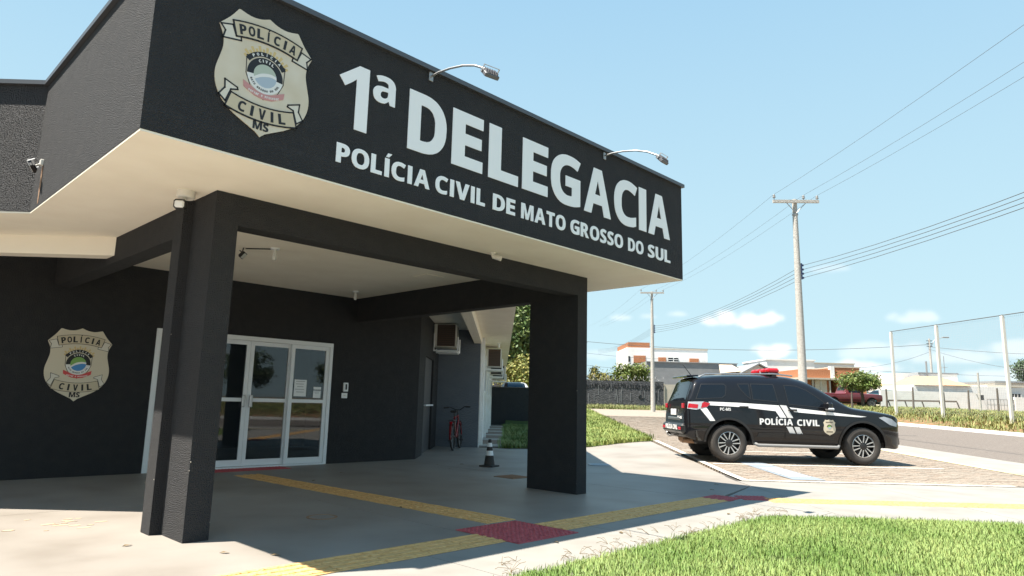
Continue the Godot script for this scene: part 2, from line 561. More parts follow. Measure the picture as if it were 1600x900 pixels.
func clouds() -> ImageTexture:
	var wd := 2048
	var ht := 1024
	var img := Image.create(wd, ht, false, Image.FORMAT_RGBA8)
	img.fill(Color(0, 0, 0, 0))
	var nz := FastNoiseLite.new()
	nz.seed = 5
	nz.frequency = 0.02
	nz.fractal_octaves = 5
	var q := RandomNumberGenerator.new()
	q.seed = 21
	var puffs := [[64.6, 7.05, 3.0, 0.95, 1.0], [63.4, 7.3, 1.4, 0.8, 1.0], [66.0, 7.1, 1.7, 0.6, 1.0], [54.8, 7.3, 1.2, 0.35, 0.35], [59.4, 7.6, 1.0, 0.35, 0.3], [57.0, 7.4, 0.9, 0.3, 0.25],
		[66.7, 4.5, 1.7, 0.9, 0.9], [71.0, 10.8, 1.6, 0.35, 0.2], [76.2, 6.9, 1.8, 0.7, 0.4], [74.5, 4.4, 4.0, 0.9, 0.3], [72.6, 3.2, 3.0, 0.8, 0.6], [79.0, 4.0, 3.5, 0.7, 0.35],
		[82.0, 4.5, 2.4, 0.9, 0.4], [53.0, 4.2, 5.0, 0.6, 0.2], [83.0, 2.6, 6.0, 0.7, 0.4], [62.0, 2.5, 6.0, 0.6, 0.3]]
	for i in 50:
		puffs.push_back([q.randf_range(95.0, 400.0), q.randf_range(2.5, 14.0), q.randf_range(1.0, 5.0), q.randf_range(0.4, 1.1), q.randf_range(0.2, 0.9)])
	for pf in puffs:
		var cx: float = pf[0] / 360.0 * wd
		var cy: float = (90.0 - pf[1]) / 180.0 * ht
		var rx: float = pf[2] / 360.0 * wd
		var ry: float = pf[3] / 180.0 * ht
		for y in range(int(cy - ry * 1.6), int(cy + ry * 1.6) + 1):
			for x in range(int(cx - rx * 1.5), int(cx + rx * 1.5) + 1):
				var dx := (x - cx) / rx
				var dy := (y - cy) / ry
				if dy > 0: dy *= 1.5
				var d := 1.0 - dx * dx - dy * dy + 0.9 * nz.get_noise_2d(x * 3.0, y * 3.0)
				var a: float = smoothstep(0.0, 0.75, d) * pf[4]
				if a <= 0: continue
				var xx := posmod(x, wd)
				var old := img.get_pixel(xx, y)
				img.set_pixel(xx, y, Color(lin(0.26, 0.17, 0.14), maxf(old.a, a)))
	return ImageTexture.create_from_image(img)

# ---------------------------------------------------------------- ground
func V2(u: float, v: float) -> Vector2:
	return Vector2(u, v)

func build_ground() -> void:
	var b := MB.new()
	var us := [-400.0, -120.0, -60.0, -30.0, -15.0, -5.0, 5.0, 12.0, 20.0, 30.0, 35.5, 36.0, 36.4, 37.0, 45.0, 60.0, 80.0, 110.0, 150.0, 250.0, 800.0, 1500.0]
	var vs := [-1500.0, -300.0, -100.0, -40.0, -15.0, -4.0, 1.0, 2.0, 3.0, 4.0, 10.0, 16.0, 21.6, 22.6, 23.6, 24.6, 25.6, 30.0, 45.0, 80.0, 200.0, 1500.0]
	var g := []
	for u in us:
		var row := []
		for v in vs:
			row.push_back(W(u, v, terr(minf(u, 130.0), v) - 0.06))
		g.push_back(row)
	b.grid(g, true)
	ground_sheet("ground", b, M.earth)

	# concrete pavement cast in slabs with open joints, laid on a dark bed
	b = MB.new()
	sheet_up([V2(-30, -40), V2(11.3, -40), V2(11.3, 12.2), V2(-30, 12.2)], 4, 4, -0.02, b)
	sheet_up([V2(11.3, -40), V2(18.2, -40), V2(18.2, 4.0), V2(11.3, 4.0)], 4, 20, -0.02, b)
	var bed := ground_sheet("pavement", b, M.joint)
	var slabs := []  # in x, z: apron under the canopy, then the walk in front of it
	slabs.push_back([[Vector2(-25, -4.19), Vector2(4.28, -4.19), Vector2(4.28, -8.0), Vector2(-25, -8.0)], M.floor])
	slabs.push_back([[Vector2(4.288, -4.19), Vector2(8.3, -4.19), Vector2(8.3, -8.0), Vector2(4.288, -8.0)], M.floor])
	slabs.push_back([[Vector2(-25, -8.006), Vector2(8.3, -8.006), Vector2(8.3, -13.0), Vector2(-25, -13.0)], M.floor])
	slabs.push_back([[Vector2(8.308, -4.4), Vector2(10.2, -4.81), uvx(11.3, 3.82), uvx(11.99, 3.87), Vector2(8.308, -8.649)], M.floor])
	slabs.push_back([[Vector2(8.308, -8.66), uvx(14.2, -2.44), uvx(18.2, -2.44), uvx(17.95, 1.0), uvx(12.0, 1.0)], M.floor])
	var xs := [-25.0, -5.0, -2.0, 1.0, 3.45, 5.46, 6.96, 8.45]
	for i in xs.size() - 1:
		slabs.push_back([[Vector2(xs[i] + 0.004, -3.0), Vector2(xs[i + 1] - 0.004, -3.0), Vector2(xs[i + 1] - 0.004, -4.182), Vector2(xs[i] + 0.004, -4.182)], M.walk])
	slabs.push_back([[Vector2(8.454, -3.05), Vector2(8.454, -4.36), Vector2(10.2, -4.79), Vector2(8.5, -3.08)], M.walk])
	slabs.push_back([[Vector2(6.9, -2.992), Vector2(8.41, -2.992), Vector2(7.3, -1.882), Vector2(6.9, -1.882)], M.walk])
	for i in 4:  # unseen paving added left of the lawn to bounce sunlight onto the soffit
		for k in 4:
			slabs.push_back([[Vector2(-10.8 + i * 3.4, -2.992 + k * 3.4), Vector2(-7.408 + i * 3.4, -2.992 + k * 3.4), Vector2(-7.408 + i * 3.4, 0.4 + k * 3.4), Vector2(-10.8 + i * 3.4, 0.4 + k * 3.4)], M.walk])
	var p0 := 3.83
	for k in 5:
		var v0 := p0 + 0.008 + k * 2.0
		var a := W(7.0, v0); var d := W(7.0, v0 + 1.99); var h := W(11.3, v0 + 1.99); var l := W(11.3, v0)
		slabs.push_back([[Vector2(a.x, a.z), Vector2(d.x, d.z), Vector2(h.x, h.z), Vector2(l.x, l.z)], M.walk])
	for s in slabs:
		var k := MB.new()
		var pl := PackedVector2Array()
		for q in s[0]: pl.push_back(Vector2(q.x, -q.y))
		k.prism(pl, -0.05, 0.0, Transform3D(Basis(Vector3(1, 0, 0), Vector3(0, 0, -1), Vector3(0, 1, 0)), Vector3.ZERO))
		part("slab", k, s[1], bed)
	b = MB.new()
	sheet_up([V2(12.0, 1.0), V2(17.95, 1.0), V2(20.05, 4.35), V2(12.0, 3.9)], 8, 10, 0.0, b)
	part("slab", b, M.floor, bed)

	# paved parking bay: rows of concrete blocks near, one sheet farther off
	b = MB.new()
	sheet_up([V2(11.3, 4.0), V2(60, 6.6), V2(60, 13.0), V2(11.3, 9.85)], 12, 6, -0.035, b)
	var bay := ground_sheet("parking_bay", b, M.joint)
	b = MB.new()
	var b2 := MB.new()
	var q := RandomNumberGenerator.new()
	q.seed = 3
	var u := 11.46
	var row := 0
	while u < 40.0:
		var v := 4.05 + (u - 11.3) * 0.052 + (0.1 if row % 2 else 0.0)
		var v1 := 9.85 + (u - 11.3) * 0.06
		while v < v1:
			var dst: MB = b if q.randf() < 0.65 else b2
			var c := G(u, v, -0.022 + q.randf_range(-0.003, 0.003))
			var tilt := Basis(Vector3(S, 0, S), q.randf_range(-0.012, 0.012)) * Basis(Vector3.UP, PI / 4)
			dst.box(c, Vector3(0.094, 0.05, 0.194), tilt)
			v += 0.2
		u += 0.1
		row += 1
	for k in [[b, M.paver], [b2, M.paver_b]]:
		var o := part("paving_blocks", k[0], k[1], bay)
		o.set_meta("kind", "stuff")
	b = MB.new()
	sheet_up([V2(40.0, 5.5), V2(60, 6.6), V2(60, 13.0), V2(40.0, 11.6)], 10, 4, 0.0, b)
	part("far_paving", b, M.paver, bay)

	# road, its kerbs and the grey gutter strip
	b = MB.new()
	sheet_up([V2(-200, 10.6), V2(12, 11.7), V2(12, 20.9), V2(-200, 20.9)], 10, 4, 0.0, b)
	sheet_up([V2(12, 11.7), V2(130, 14.5), V2(130, 21.3), V2(12, 20.9)], 20, 4, 0.0, b)
	ground_sheet("road", b, M.asphalt)
	b = MB.new()
	sheet_up([V2(-30, 8.3), V2(11.3, 9.8), V2(11.3, 11.72), V2(-30, 11.3)], 4, 2, 0.008, b)
	sheet_up([V2(11.3, 9.8), V2(60, 13.0), V2(60, 13.4), V2(11.3, 11.72)], 12, 2, 0.008, b)
	ground_sheet("gutter", b, M.walk)
	b = MB.new()
	kerb(b, V2(-80, 20.9), V2(130, 21.3), 0.14, 0.13, 40)
	ground_sheet("kerb", b, M.white_paint)
	b = MB.new()
	kerb(b, V2(-80, 21.04), V2(130, 21.44), 0.5, 0.1, 40)
	ground_sheet("kerb_apron", b, M.walk)

	# painted lines
	b = MB.new()
	sheet_up([V2(-20, 8.55), V2(11.3, 9.75), V2(11.3, 9.9), V2(-20, 8.7)], 8, 1, 0.013, b)
	sheet_up([V2(11.3, 9.75), V2(45, 12.0), V2(45, 12.12), V2(11.3, 9.9)], 16, 1, 0.013, b)
	ground_sheet("yellow_line", b, M.yellow_line)
	b = MB.new()
	sheet_up([V2(11.3, 3.93), V2(20.3, 4.5), V2(20.3, 4.62), V2(11.3, 4.05)], 8, 1, 0.012, b)
	sheet_up([V2(11.28, 4.05), V2(11.4, 4.05), V2(11.4, 8.4), V2(11.28, 8.4)], 1, 6, 0.012, b)
	ground_sheet("bay_line", b, M.line)
	b = MB.new()
	sheet_up([V2(14.0, 4.3), V2(14.09, 4.3), V2(14.09, 9.0), V2(14.0, 9.0)], 1, 6, 0.01, b)
	sheet_up([V2(17.1, 4.5), V2(17.19, 4.5), V2(17.19, 9.2), V2(17.1, 9.2)], 1, 6, 0.01, b)
	ground_sheet("bay_line", b, M.line)
	b = MB.new()
	sheet_up([V2(11.62, 4.9), V2(14.6, 4.97), V2(14.6, 5.48), V2(11.62, 5.46)], 4, 2, 0.009, b)
	ground_sheet("bay_marking", b, M.blue_mark)
	b = MB.new()
	for k in 5:
		var a := 12.05 + k * 0.29
		sheet_up([V2(a, 5.03), V2(a + 0.2, 5.0), V2(a + 0.2, 5.36), V2(a, 5.4)], 1, 1, 0.016, b)
	ground_sheet("bay_marking", b, M.line)

	# lawns: soil under the grass
	b = MB.new()
	var soil := PackedVector2Array()
	for k in lawn_outline(): soil.push_back(Vector2(k.x, -k.y))
	b.prism(soil, -0.04, 0.012, Transform3D(Basis(Vector3(1, 0, 0), Vector3(0, 0, -1), Vector3(0, 1, 0)), Vector3.ZERO))
	ground_sheet("lawn", b, M.turf)
	b = MB.new()
	sheet_up([V2(17.9, 0.1), V2(52, 0.4), V2(52, 3.2), V2(18.4, 2.4)], 14, 6, 0.012, b)
	sheet_up([V2(18.4, 2.4), V2(52, 3.2), V2(52, 6.55), V2(20.1, 4.45)], 14, 6, 0.012, b)
	ground_sheet("lawn", b, M.turf)
	b = MB.new()
	sheet_up([V2(18.2, -0.56), V2(36, -0.56), V2(36, 0.12), V2(18.2, 0.12)], 6, 1, 0.004, b)
	var path := ground_sheet("path", b, M.joint)
	for k in 18:
		var t := MB.new()
		var uu := 18.22 + k * 1.0
		t.cbox(W(uu + 0.49, -0.22, 0.01), Vector3(0.96, 0.05, 0.66), 0.008, Basis(Vector3(S, 0, -S), Vector3.UP, Vector3(S, 0, S)))
		part("paving_slab", t, M.rust_slab if k % 3 else M.walk, path)

func lawn_outline() -> Array:  # x, z
	var e0 := W(7.45, 2.95); var e1 := W(7.35, 5.4); var e2 := W(7.2, 8.2); var e3 := W(-6, 8.2)
	return [Vector2(2.7, -3.2), Vector2(3.4, -3.2), Vector2(7.25, -3.22), Vector2(e0.x, e0.z), Vector2(e1.x, e1.z), Vector2(e2.x, e2.z), Vector2(e3.x, e3.z), Vector2(2.7, 9.0)]

func kerb(b: MB, a: Vector2, d: Vector2, w: float, h: float, cnt: int) -> void:
	for i in cnt:
		var q := a.lerp(d, float(i) / cnt)
		var r := a.lerp(d, float(i + 1) / cnt)
		var k := []
		for y in [-0.05, h]:
			for z in [[q, 0.0], [q, w], [r, w], [r, 0.0]]:
				k.push_back(G(z[0].x, z[0].y, y) + W(0, z[1]))
		b.quad(k[4], k[5], k[6], k[7]); b.quad(k[0], k[4], k[7], k[3]); b.quad(k[1], k[2], k[6], k[5])

# ---------------------------------------------------------------- the police station
func xz_prism(b: MB, pts: Array, y0: float, y1: float) -> void:  # plan outline given as Vector2(x, z)
	var pl := PackedVector2Array()
	for q in pts: pl.push_back(Vector2(q.x, -q.y))
	b.prism(pl, y0, y1, Transform3D(Basis(Vector3(1, 0, 0), Vector3(0, 0, -1), Vector3(0, 1, 0)), Vector3.ZERO))

func uvx(u: float, v: float) -> Vector2:
	var w := W(u, v)
	return Vector2(w.x, w.z)

var station: Node3D

func build_station() -> void:
	station = thing("police_station", "black stucco police station with deep white-lettered canopy on two pillars", "building", Vector3(4.83, 0, -8.0))
	var b := MB.new()
	# canopy and wing fascias
	b.span(Vector3(1.33, 2.905, -4.81), Vector3(8.33, 4.24, -4.93))
	var fascia := wpart("sign_fascia", b, M.stucco, station)
	b = MB.new()
	b.span(Vector3(1.33, 2.905, -4.93), Vector3(1.45, 4.24, -8.0))
	wpart("side_fascia", b, M.stucco, station)
	b = MB.new()
	b.span(Vector3(8.33, 2.905, -4.93), Vector3(8.21, 4.24, -8.0))
	wpart("side_fascia", b, M.stucco, station)
	b = MB.new()
	xz_prism(b, [Vector2(1.33, -8.0), Vector2(-18.67, -28.0), Vector2(-18.58, -28.09), Vector2(1.45, -8.06), Vector2(1.45, -8.0)], 2.905, 4.24)
	wpart("wing_fascia", b, M.stucco, station)
	b = MB.new()
	xz_prism(b, [Vector2(8.33, -8.0), Vector2(29.16, -28.83), Vector2(29.07, -28.92), Vector2(8.21, -8.06), Vector2(8.21, -8.0)], 2.905, 4.24)
	wpart("wing_fascia", b, M.stucco, station)
	# metal coping on the parapet
	b = MB.new()
	b.span(Vector3(1.295, 4.24, -4.775), Vector3(8.365, 4.285, -4.99))
	wpart("coping", b, M.coping, station)
	b = MB.new()
	b.span(Vector3(1.295, 4.24, -4.99), Vector3(1.5, 4.285, -7.985))
	wpart("coping", b, M.coping, station)
	b = MB.new()
	b.span(Vector3(8.365, 4.24, -4.99), Vector3(8.16, 4.285, -7.985))
	wpart("coping", b, M.coping, station)
	b = MB.new()
	xz_prism(b, [Vector2(1.295, -7.985), Vector2(-18.7, -27.98), Vector2(-18.55, -28.13), Vector2(1.5, -8.08), Vector2(1.5, -7.985)], 4.24, 4.285)
	wpart("coping", b, M.coping, station)
	# roof deck and the ceilings under it
	b = MB.new()
	xz_prism(b, [Vector2(1.46, -4.94), Vector2(8.2, -4.94), Vector2(8.2, -8.07), Vector2(29.0, -28.9), Vector2(20, -38), Vector2(4.83, -22.8), Vector2(-10.3, -38), Vector2(-18.5, -28.1), Vector2(1.46, -8.07)], 3.07, 3.9)
	wpart("roof", b, M.render_grey, station)
	b = MB.new()
	xz_prism(b, [Vector2(1.46, -4.94), Vector2(8.2, -4.94), Vector2(8.2, -8.07), Vector2(29.0, -28.9), Vector2(20, -38), Vector2(4.83, -22.8), Vector2(-10.3, -38), Vector2(-18.5, -28.1), Vector2(1.46, -8.07)], 3.05, 3.068)
	wpart("ceiling", b, M.soffit, station)
	b = MB.new()
	xz_prism(b, [Vector2(1.333, -4.813), Vector2(8.327, -4.813), Vector2(8.327, -5.74), Vector2(1.333, -5.74)], 2.89, 2.904)
	wpart("soffit", b, M.soffit, station)
	b = MB.new()
	xz_prism(b, [Vector2(1.333, -5.74), Vector2(2.238, -5.74), Vector2(2.238, -8.44), Vector2(-17.76, -28.44), Vector2(-18.66, -28.0), Vector2(1.333, -8.002)], 2.89, 2.904)
	wpart("soffit", b, M.soffit, station)
	b = MB.new()
	xz_prism(b, [Vector2(8.327, -5.74), Vector2(7.372, -5.74), Vector2(7.372, -8.15), Vector2(28.4, -29.18), Vector2(29.15, -28.83), Vector2(8.327, -8.002)], 2.89, 2.904)
	wpart("soffit", b, M.soffit, station)
	# pillars: a slim front blade and a rear blade set a little outwards
	for pl in [[Vector2(2.24, -5.742), Vector2(2.445, -5.742), Vector2(2.445, -6.58), Vector2(2.262, -6.58), Vector2(2.262, -6.42), Vector2(2.152, -6.42), Vector2(2.152, -6.22), Vector2(2.24, -6.22)],
			[Vector2(7.168, -5.742), Vector2(7.373, -5.742), Vector2(7.373, -6.22), Vector2(7.46, -6.22), Vector2(7.46, -6.42), Vector2(7.373, -6.42), Vector2(7.373, -6.62), Vector2(7.168, -6.62)]]:
		b = MB.new()
		xz_prism(b, pl, -0.02, 2.889)
		var pr := wpart("pillar", b, M.stucco, station)
		b = MB.new()  # spots where the paint has come off the arrises
		for k in 11:
			var e: Vector2 = [pl[0], pl[1], pl[5], pl[6]][k % 4]
			var y := pow(rng.randf(), 1.5) * 2.2
			var w := rng.randf_range(0.003, 0.007)
			b.cbox(Vector3(e.x + rng.randf_range(-0.006, 0.006), y, e.y + rng.randf_range(-0.004, 0.004)), Vector3(w, w * rng.randf_range(0.8, 2.2), w), 0.001)
		part("bare_plaster", b, M.render_beige, pr).set_meta("kind", "stuff")
	b = MB.new()
	b.span(Vector3(2.446, 2.62, -5.742), Vector3(7.167, 3.048, -5.96))
	wpart("beam", b, M.stucco, station)
	for x in [2.24, 7.168]:
		b = MB.new()
		b.span(Vector3(x, 2.6, -6.582 if x < 4.0 else -6.622), Vector3(x + 0.205, 3.048, -11.098))
		wpart("beam", b, M.stucco, station)
	# white beams that carry the wing eaves across the recesses
	b = MB.new()
	xz_prism(b, [Vector2(2.236, -8.446), Vector2(-17.76, -28.44), Vector2(-17.9, -28.58), Vector2(2.236, -8.73)], 2.68, 3.046)
	wpart("eave_beam", b, M.soffit, station)
	b = MB.new()
	xz_prism(b, [Vector2(7.375, -8.153), uvx(18.14, -0.55), uvx(18.14, -0.75), Vector2(7.375, -8.436)], 2.7, 3.046)
	wpart("eave_beam", b, M.soffit, station)
	# walls
	b = MB.new()
	b.span(Vector3(-14, -0.05, -11.1), Vector3(3.64, 3.05, -11.3))
	b.span(Vector3(6.69, -0.05, -11.1), Vector3(8.712, 3.05, -11.3))
	b.span(Vector3(3.64, 2.15, -11.1), Vector3(6.69, 3.05, -11.3))
	wpart("wall", b, M.stucco, station)
	b = MB.new()
	xz_prism(b, [Vector2(8.713, -11.1), uvx(15.1, -1.685), uvx(15.1, -1.9), Vector2(8.713, -11.4)], -0.05, 3.05)
	xz_prism(b, [uvx(15.1, -1.685), uvx(16.9, -1.685), uvx(16.9, -1.9), uvx(15.1, -1.9)], 2.14, 3.05)
	xz_prism(b, [uvx(16.9, -1.685), uvx(18.14, -1.685), uvx(18.14, -1.9), uvx(16.9, -1.9)], -0.05, 3.05)
	wpart("side_wall", b, M.stucco, station)
	b = MB.new()
	xz_prism(b, [uvx(15.1, -1.73), uvx(16.9, -1.73), uvx(16.9, -1.8), uvx(15.1, -1.8)], -0.05, 2.14)
	var sd := wpart("side_door", b, M.stucco_smooth, station)
	b = MB.new()
	b.beam(W(15.2, -1.66, 1.06), W(16.8, -1.66, 1.06), 0.03, 0.035)
	b.beam(W(15.22, -1.74, 1.06), W(15.22, -1.66, 1.06), 0.02, 0.02)
	b.beam(W(16.78, -1.74, 1.06), W(16.78, -1.66, 1.06), 0.02, 0.02)
	part("push_bar", b, M.alu, sd)
	b = MB.new()
	xz_prism(b, [uvx(18.142, -1.9), uvx(18.142, -0.58), uvx(18.35, -0.58), uvx(18.35, -1.9)], -0.05, 3.05)
	wpart("grey_wall", b, M.grey_paint, station)
	b = MB.new()
	xz_prism(b, [uvx(18.142, -0.578), uvx(18.142, -0.548), uvx(41, -0.548), uvx(41, -0.9), uvx(18.36, -0.9), uvx(18.36, -0.578)], -0.05, 3.05)
	wpart("white_wall", b, M.white_wall, station)
	for u in [18.5, 22.6, 26.2, 30.0, 33.6]:
		b = MB.new()
		xz_prism(b, [uvx(u, -0.547), uvx(u, -0.47), uvx(u + 0.3, -0.47), uvx(u + 0.3, -0.547)], -0.05, 2.9)
		wpart("pilaster", b, M.white_wall, station)
	for u in [20.2, 24.4, 28.4, 32.2]:
		b = MB.new()
		xz_prism(b, [uvx(u, -0.546), uvx(u, -0.52), uvx(u + 1.4, -0.52), uvx(u + 1.4, -0.546)], 1.5, 2.12)
		var wn := wpart("window", b, M.car_glass, station)
		b = MB.new()
		for z in [[u - 0.05, u, 1.45, 2.17], [u + 1.4, u + 1.45, 1.45, 2.17], [u, u + 1.4, 1.45, 1.5], [u, u + 1.4, 2.12, 2.17], [u + 0.68, u + 0.72, 1.5, 2.12]]:
			xz_prism(b, [uvx(z[0], -0.546), uvx(z[0], -0.5), uvx(z[1], -0.5), uvx(z[1], -0.546)], z[2], z[3])
		part("window_frame", b, M.alu, wn)
	# closed shell behind: the room seen through the glass doors and the outer walls of the wings
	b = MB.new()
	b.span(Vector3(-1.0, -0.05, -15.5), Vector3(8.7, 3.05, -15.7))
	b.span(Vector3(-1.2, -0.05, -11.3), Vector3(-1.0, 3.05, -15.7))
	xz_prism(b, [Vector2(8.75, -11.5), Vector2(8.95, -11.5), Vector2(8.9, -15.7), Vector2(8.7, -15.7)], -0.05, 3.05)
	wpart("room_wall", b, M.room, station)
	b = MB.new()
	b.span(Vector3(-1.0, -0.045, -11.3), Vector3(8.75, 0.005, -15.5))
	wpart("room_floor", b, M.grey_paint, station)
	b = MB.new()
	xz_prism(b, [uvx(41, -0.9), uvx(41, -8), uvx(40.8, -8), uvx(40.8, -0.9)], -0.05, 3.05)
	wpart("end_wall", b, M.white_wall, station)
	build_doors()
	# painted lettering
	for l in [["1", 2.785, 3.078, 3.41, 3.992], ["a", 3.122, 3.358, 3.737, 3.997], ["D", 3.515, 3.968, 3.41, 3.985], ["E", 4.043, 4.452, 3.41, 3.982], ["L", 4.535, 4.972, 3.405, 3.982], ["E", 5.036, 5.449, 3.408, 3.982],
			["G", 5.503, 6.03, 3.395, 3.995], ["A", 6.1, 6.632, 3.405, 3.982], ["C", 6.703, 7.208, 3.395, 3.995], ["I", 7.248, 7.42, 3.405, 3.98], ["A", 7.463, 7.995, 3.405, 3.985]]:
		var o := place("letter", text_mesh(l[0], l[1], l[2], l[3], l[4], 0.006), M.letter, fascia)
		o.position = Vector3(0, 0, -4.81)
	for l in [["POLÍCIA", "POLICIA", 2.803, 3.793], ["CIVIL", "CIVIL", 3.862, 4.503], ["DE", "DE", 4.613, 4.94], ["MATO", "MATO", 5.032, 5.765], ["GROSSO", "GROSSO", 5.854, 6.888], ["DO", "DO", 7.0, 7.346], ["SUL", "SUL", 7.451, 8.001]]:
		var o := place("word", text_mesh(l[0], l[2], l[3], 3.083, 3.252, 0.006, l[1]), M.letter, fascia)
		o.position = Vector3(0, 0, -4.81)

func build_doors() -> void:
	var b := MB.new()
	var z := -11.15
	for q in [[3.64, 3.7], [6.63, 6.69]]:
		b.span(Vector3(q[0], 0, z - 0.05), Vector3(q[1], 2.15, z + 0.07))
	b.span(Vector3(3.7, 2.08, z - 0.05), Vector3(6.63, 2.15, z + 0.07))
	b.span(Vector3(3.7, -0.01, z - 0.05), Vector3(6.63, 0.025, z + 0.07))
	var d := wpart("entrance_door", b, M.alu, station)
	var leaves := [[3.702, 4.455, 0.03], [4.43, 5.163, -0.022], [5.167, 5.92, -0.022], [5.885, 6.628, 0.03]]
	for l in leaves:
		var zz: float = z + l[2]
		b = MB.new()
		for x in [[l[0], l[0] + 0.065], [l[1] - 0.065, l[1]]]:
			b.span(Vector3(x[0], 0.03, zz - 0.02), Vector3(x[1], 2.078, zz + 0.02))
		for y in [[0.03, 0.13], [1.07, 1.13], [2.01, 2.078]]:
			b.span(Vector3(l[0] + 0.065, y[0], zz - 0.018), Vector3(l[1] - 0.065, y[1], zz + 0.018))
		part("leaf_frame", b, M.alu, d)
		for y in [[0.13, 1.07], [1.13, 2.01]]:
			b = MB.new()
			b.span(Vector3(l[0] + 0.065, y[0], zz - 0.003), Vector3(l[1] - 0.065, y[1], zz + 0.003))
			part("pane", b, M.glass, d)
	for x in [5.08, 5.21]:
		b = MB.new()
		b.cbox(Vector3(x + 0.02, 1.08, z + 0.02), Vector3(0.05, 0.2, 0.04), 0.008)
		part("handle", b, M.steel, d)

# a tactile path of ribbed and studded tiles set into the floor
func build_tactile() -> void:
	var ribbed := MB.new()
	ribbed.cbox(Vector3(0, -0.006, 0), Vector3(0.394, 0.02, 0.394), 0.002)
	for k in 4:
		ribbed.cbox(Vector3(0, 0.006, -0.147 + k * 0.098), Vector3(0.385, 0.01, 0.036), 0.004)
	var rm := ribbed.mesh()
	var studded := MB.new()
	studded.cbox(Vector3(0, -0.006, 0), Vector3(0.394, 0.02, 0.394), 0.002)
	for i in 7:
		for j in 7:
			studded.lathe([Vector2(0.016, 0.003), Vector2(0.010, 0.0095), Vector2(0.0, 0.0098)], 7, Transform3D(Basis(), Vector3(-0.165 + i * 0.055, 0, -0.165 + j * 0.055)))
	var dm := studded.mesh()
	var path := Node3D.new()
	path.name = "tactile_path"
	add_child(path)
	path.set_meta("kind", "structure")
	var put := func(m: Mesh, mm: Material, x: float, z: float, turn: float) -> void:
		var o := place("tile", m, mm, path)
		o.position = Vector3(x, 0.001 + rng.randf_range(0, 0.002), z)
		o.rotation.y = turn + rng.randf_range(-0.008, 0.008)
	for k in 13:  # from the door to the red square
		put.call(rm, M.tactile, 4.96 - k * 0.014, -5.1 - k * 0.4, PI / 2)
	for x in [4.5, 4.9]:
		for z in [-4.25, -4.65]:
			put.call(dm, M.tactile_red, x, z, 0.0)
	for k in 12:
		put.call(rm, M.tactile, 4.1 - k * 0.4, -4.39, 0.0)
	for k in 8:
		put.call(rm, M.tactile, 5.3 + k * 0.4, -4.41, 0.0)
	put.call(dm, M.tactile_red, 8.5, -4.41, 0.0)
	put.call(dm, M.tactile_red, 8.86, -4.13, -PI / 4)
	for k in 22:
		var w := W(9.0 - k * 0.006, 3.65 + k * 0.4)
		put.call(rm, M.tactile, w.x, w.z, -PI / 4)
	for k in 4:
		put.call(dm, M.tactile_red, 4.4 + k * 0.4, -10.84, 0.0)

# ---------------------------------------------------------------- badges and fittings of the station
func smooth_run(pts: Array, steps: int) -> Array:  # Catmull-Rom through the points
	var o := []
	for i in pts.size() - 1:
		var a: Vector2 = pts[maxi(i - 1, 0)]; var b: Vector2 = pts[i]; var c: Vector2 = pts[i + 1]; var d: Vector2 = pts[mini(i + 2, pts.size() - 1)]
		for k in steps:
			o.push_back(b.cubic_interpolate(c, a, d, float(k) / steps))
	o.push_back(pts[-1])
	return o

func shield_outline() -> PackedVector2Array:
	var half := []
	half.append_array(smooth_run([Vector2(0, 0.475), Vector2(0.07, 0.445), Vector2(0.15, 0.437), Vector2(0.235, 0.456)], 3))
	half.append_array(smooth_run([Vector2(0.245, 0.452), Vector2(0.3, 0.37), Vector2(0.375, 0.286)], 3))
	half.append_array(smooth_run([Vector2(0.372, 0.278), Vector2(0.34, 0.2), Vector2(0.333, 0.12), Vector2(0.352, 0.03), Vector2(0.374, -0.07), Vector2(0.366, -0.17), Vector2(0.32, -0.27), Vector2(0.23, -0.355), Vector2(0.11, -0.42), Vector2(0.04, -0.455)], 3))
	var o := PackedVector2Array()
	for q in half: o.push_back(q)
	o.push_back(Vector2(0, -0.49))
	for i in range(half.size() - 1, 0, -1): o.push_back(Vector2(-half[i].x, half[i].y))
	return o

func arc_band(cx: float, cy: float, r0: float, r1: float, a0: float, a1: float, n: int) -> PackedVector2Array:  # degrees, 90 is up
	var o := PackedVector2Array()
	for k in n + 1:
		var a := deg_to_rad(lerpf(a0, a1, float(k) / n))
		o.push_back(Vector2(cx + r1 * cos(a), cy + r1 * sin(a)))
	for k in n + 1:
		var a := deg_to_rad(lerpf(a1, a0, float(k) / n))
		o.push_back(Vector2(cx + r0 * cos(a), cy + r0 * sin(a)))
	return o

func stroke(b: MB, pts: Array, w: float, z0: float, z1: float, closed := true) -> void:
	var n := pts.size()
	for i in (n if closed else n - 1):
		var a: Vector2 = pts[i]; var d: Vector2 = pts[(i + 1) % n]
		var t := (d - a).normalized() * w / 2
		var o := Vector2(-t.y, t.x)
		b.prism(PackedVector2Array([a - t + o, a - t - o, d + t - o, d + t + o]), z0, z1)

func arc_text(txt: String, parent: Node, m: Material, cx: float, cy: float, r: float, a_mid: float, a_step: float, h: float, w: float, z: float, inward := false) -> void:
	var n := txt.length()
	for i in n:
		if txt[i] == " ": continue
		var k := i - (n - 1) / 2.0
		var a := deg_to_rad(a_mid + (k * a_step if inward else -k * a_step))
		var o := place("glyph", text_mesh(txt[i], -w / 2 * (0.4 if txt[i] in "IÍ" else 1.0), w / 2 * (0.4 if txt[i] in "IÍ" else 1.0), -h / 2, h / 2, 0.002, "I" if txt[i] == "Í" else ""), m, parent)
		o.position = Vector3(cx + r * cos(a), cy + r * sin(a), z)
		o.rotation.z = a + PI / 2 if inward else a - PI / 2

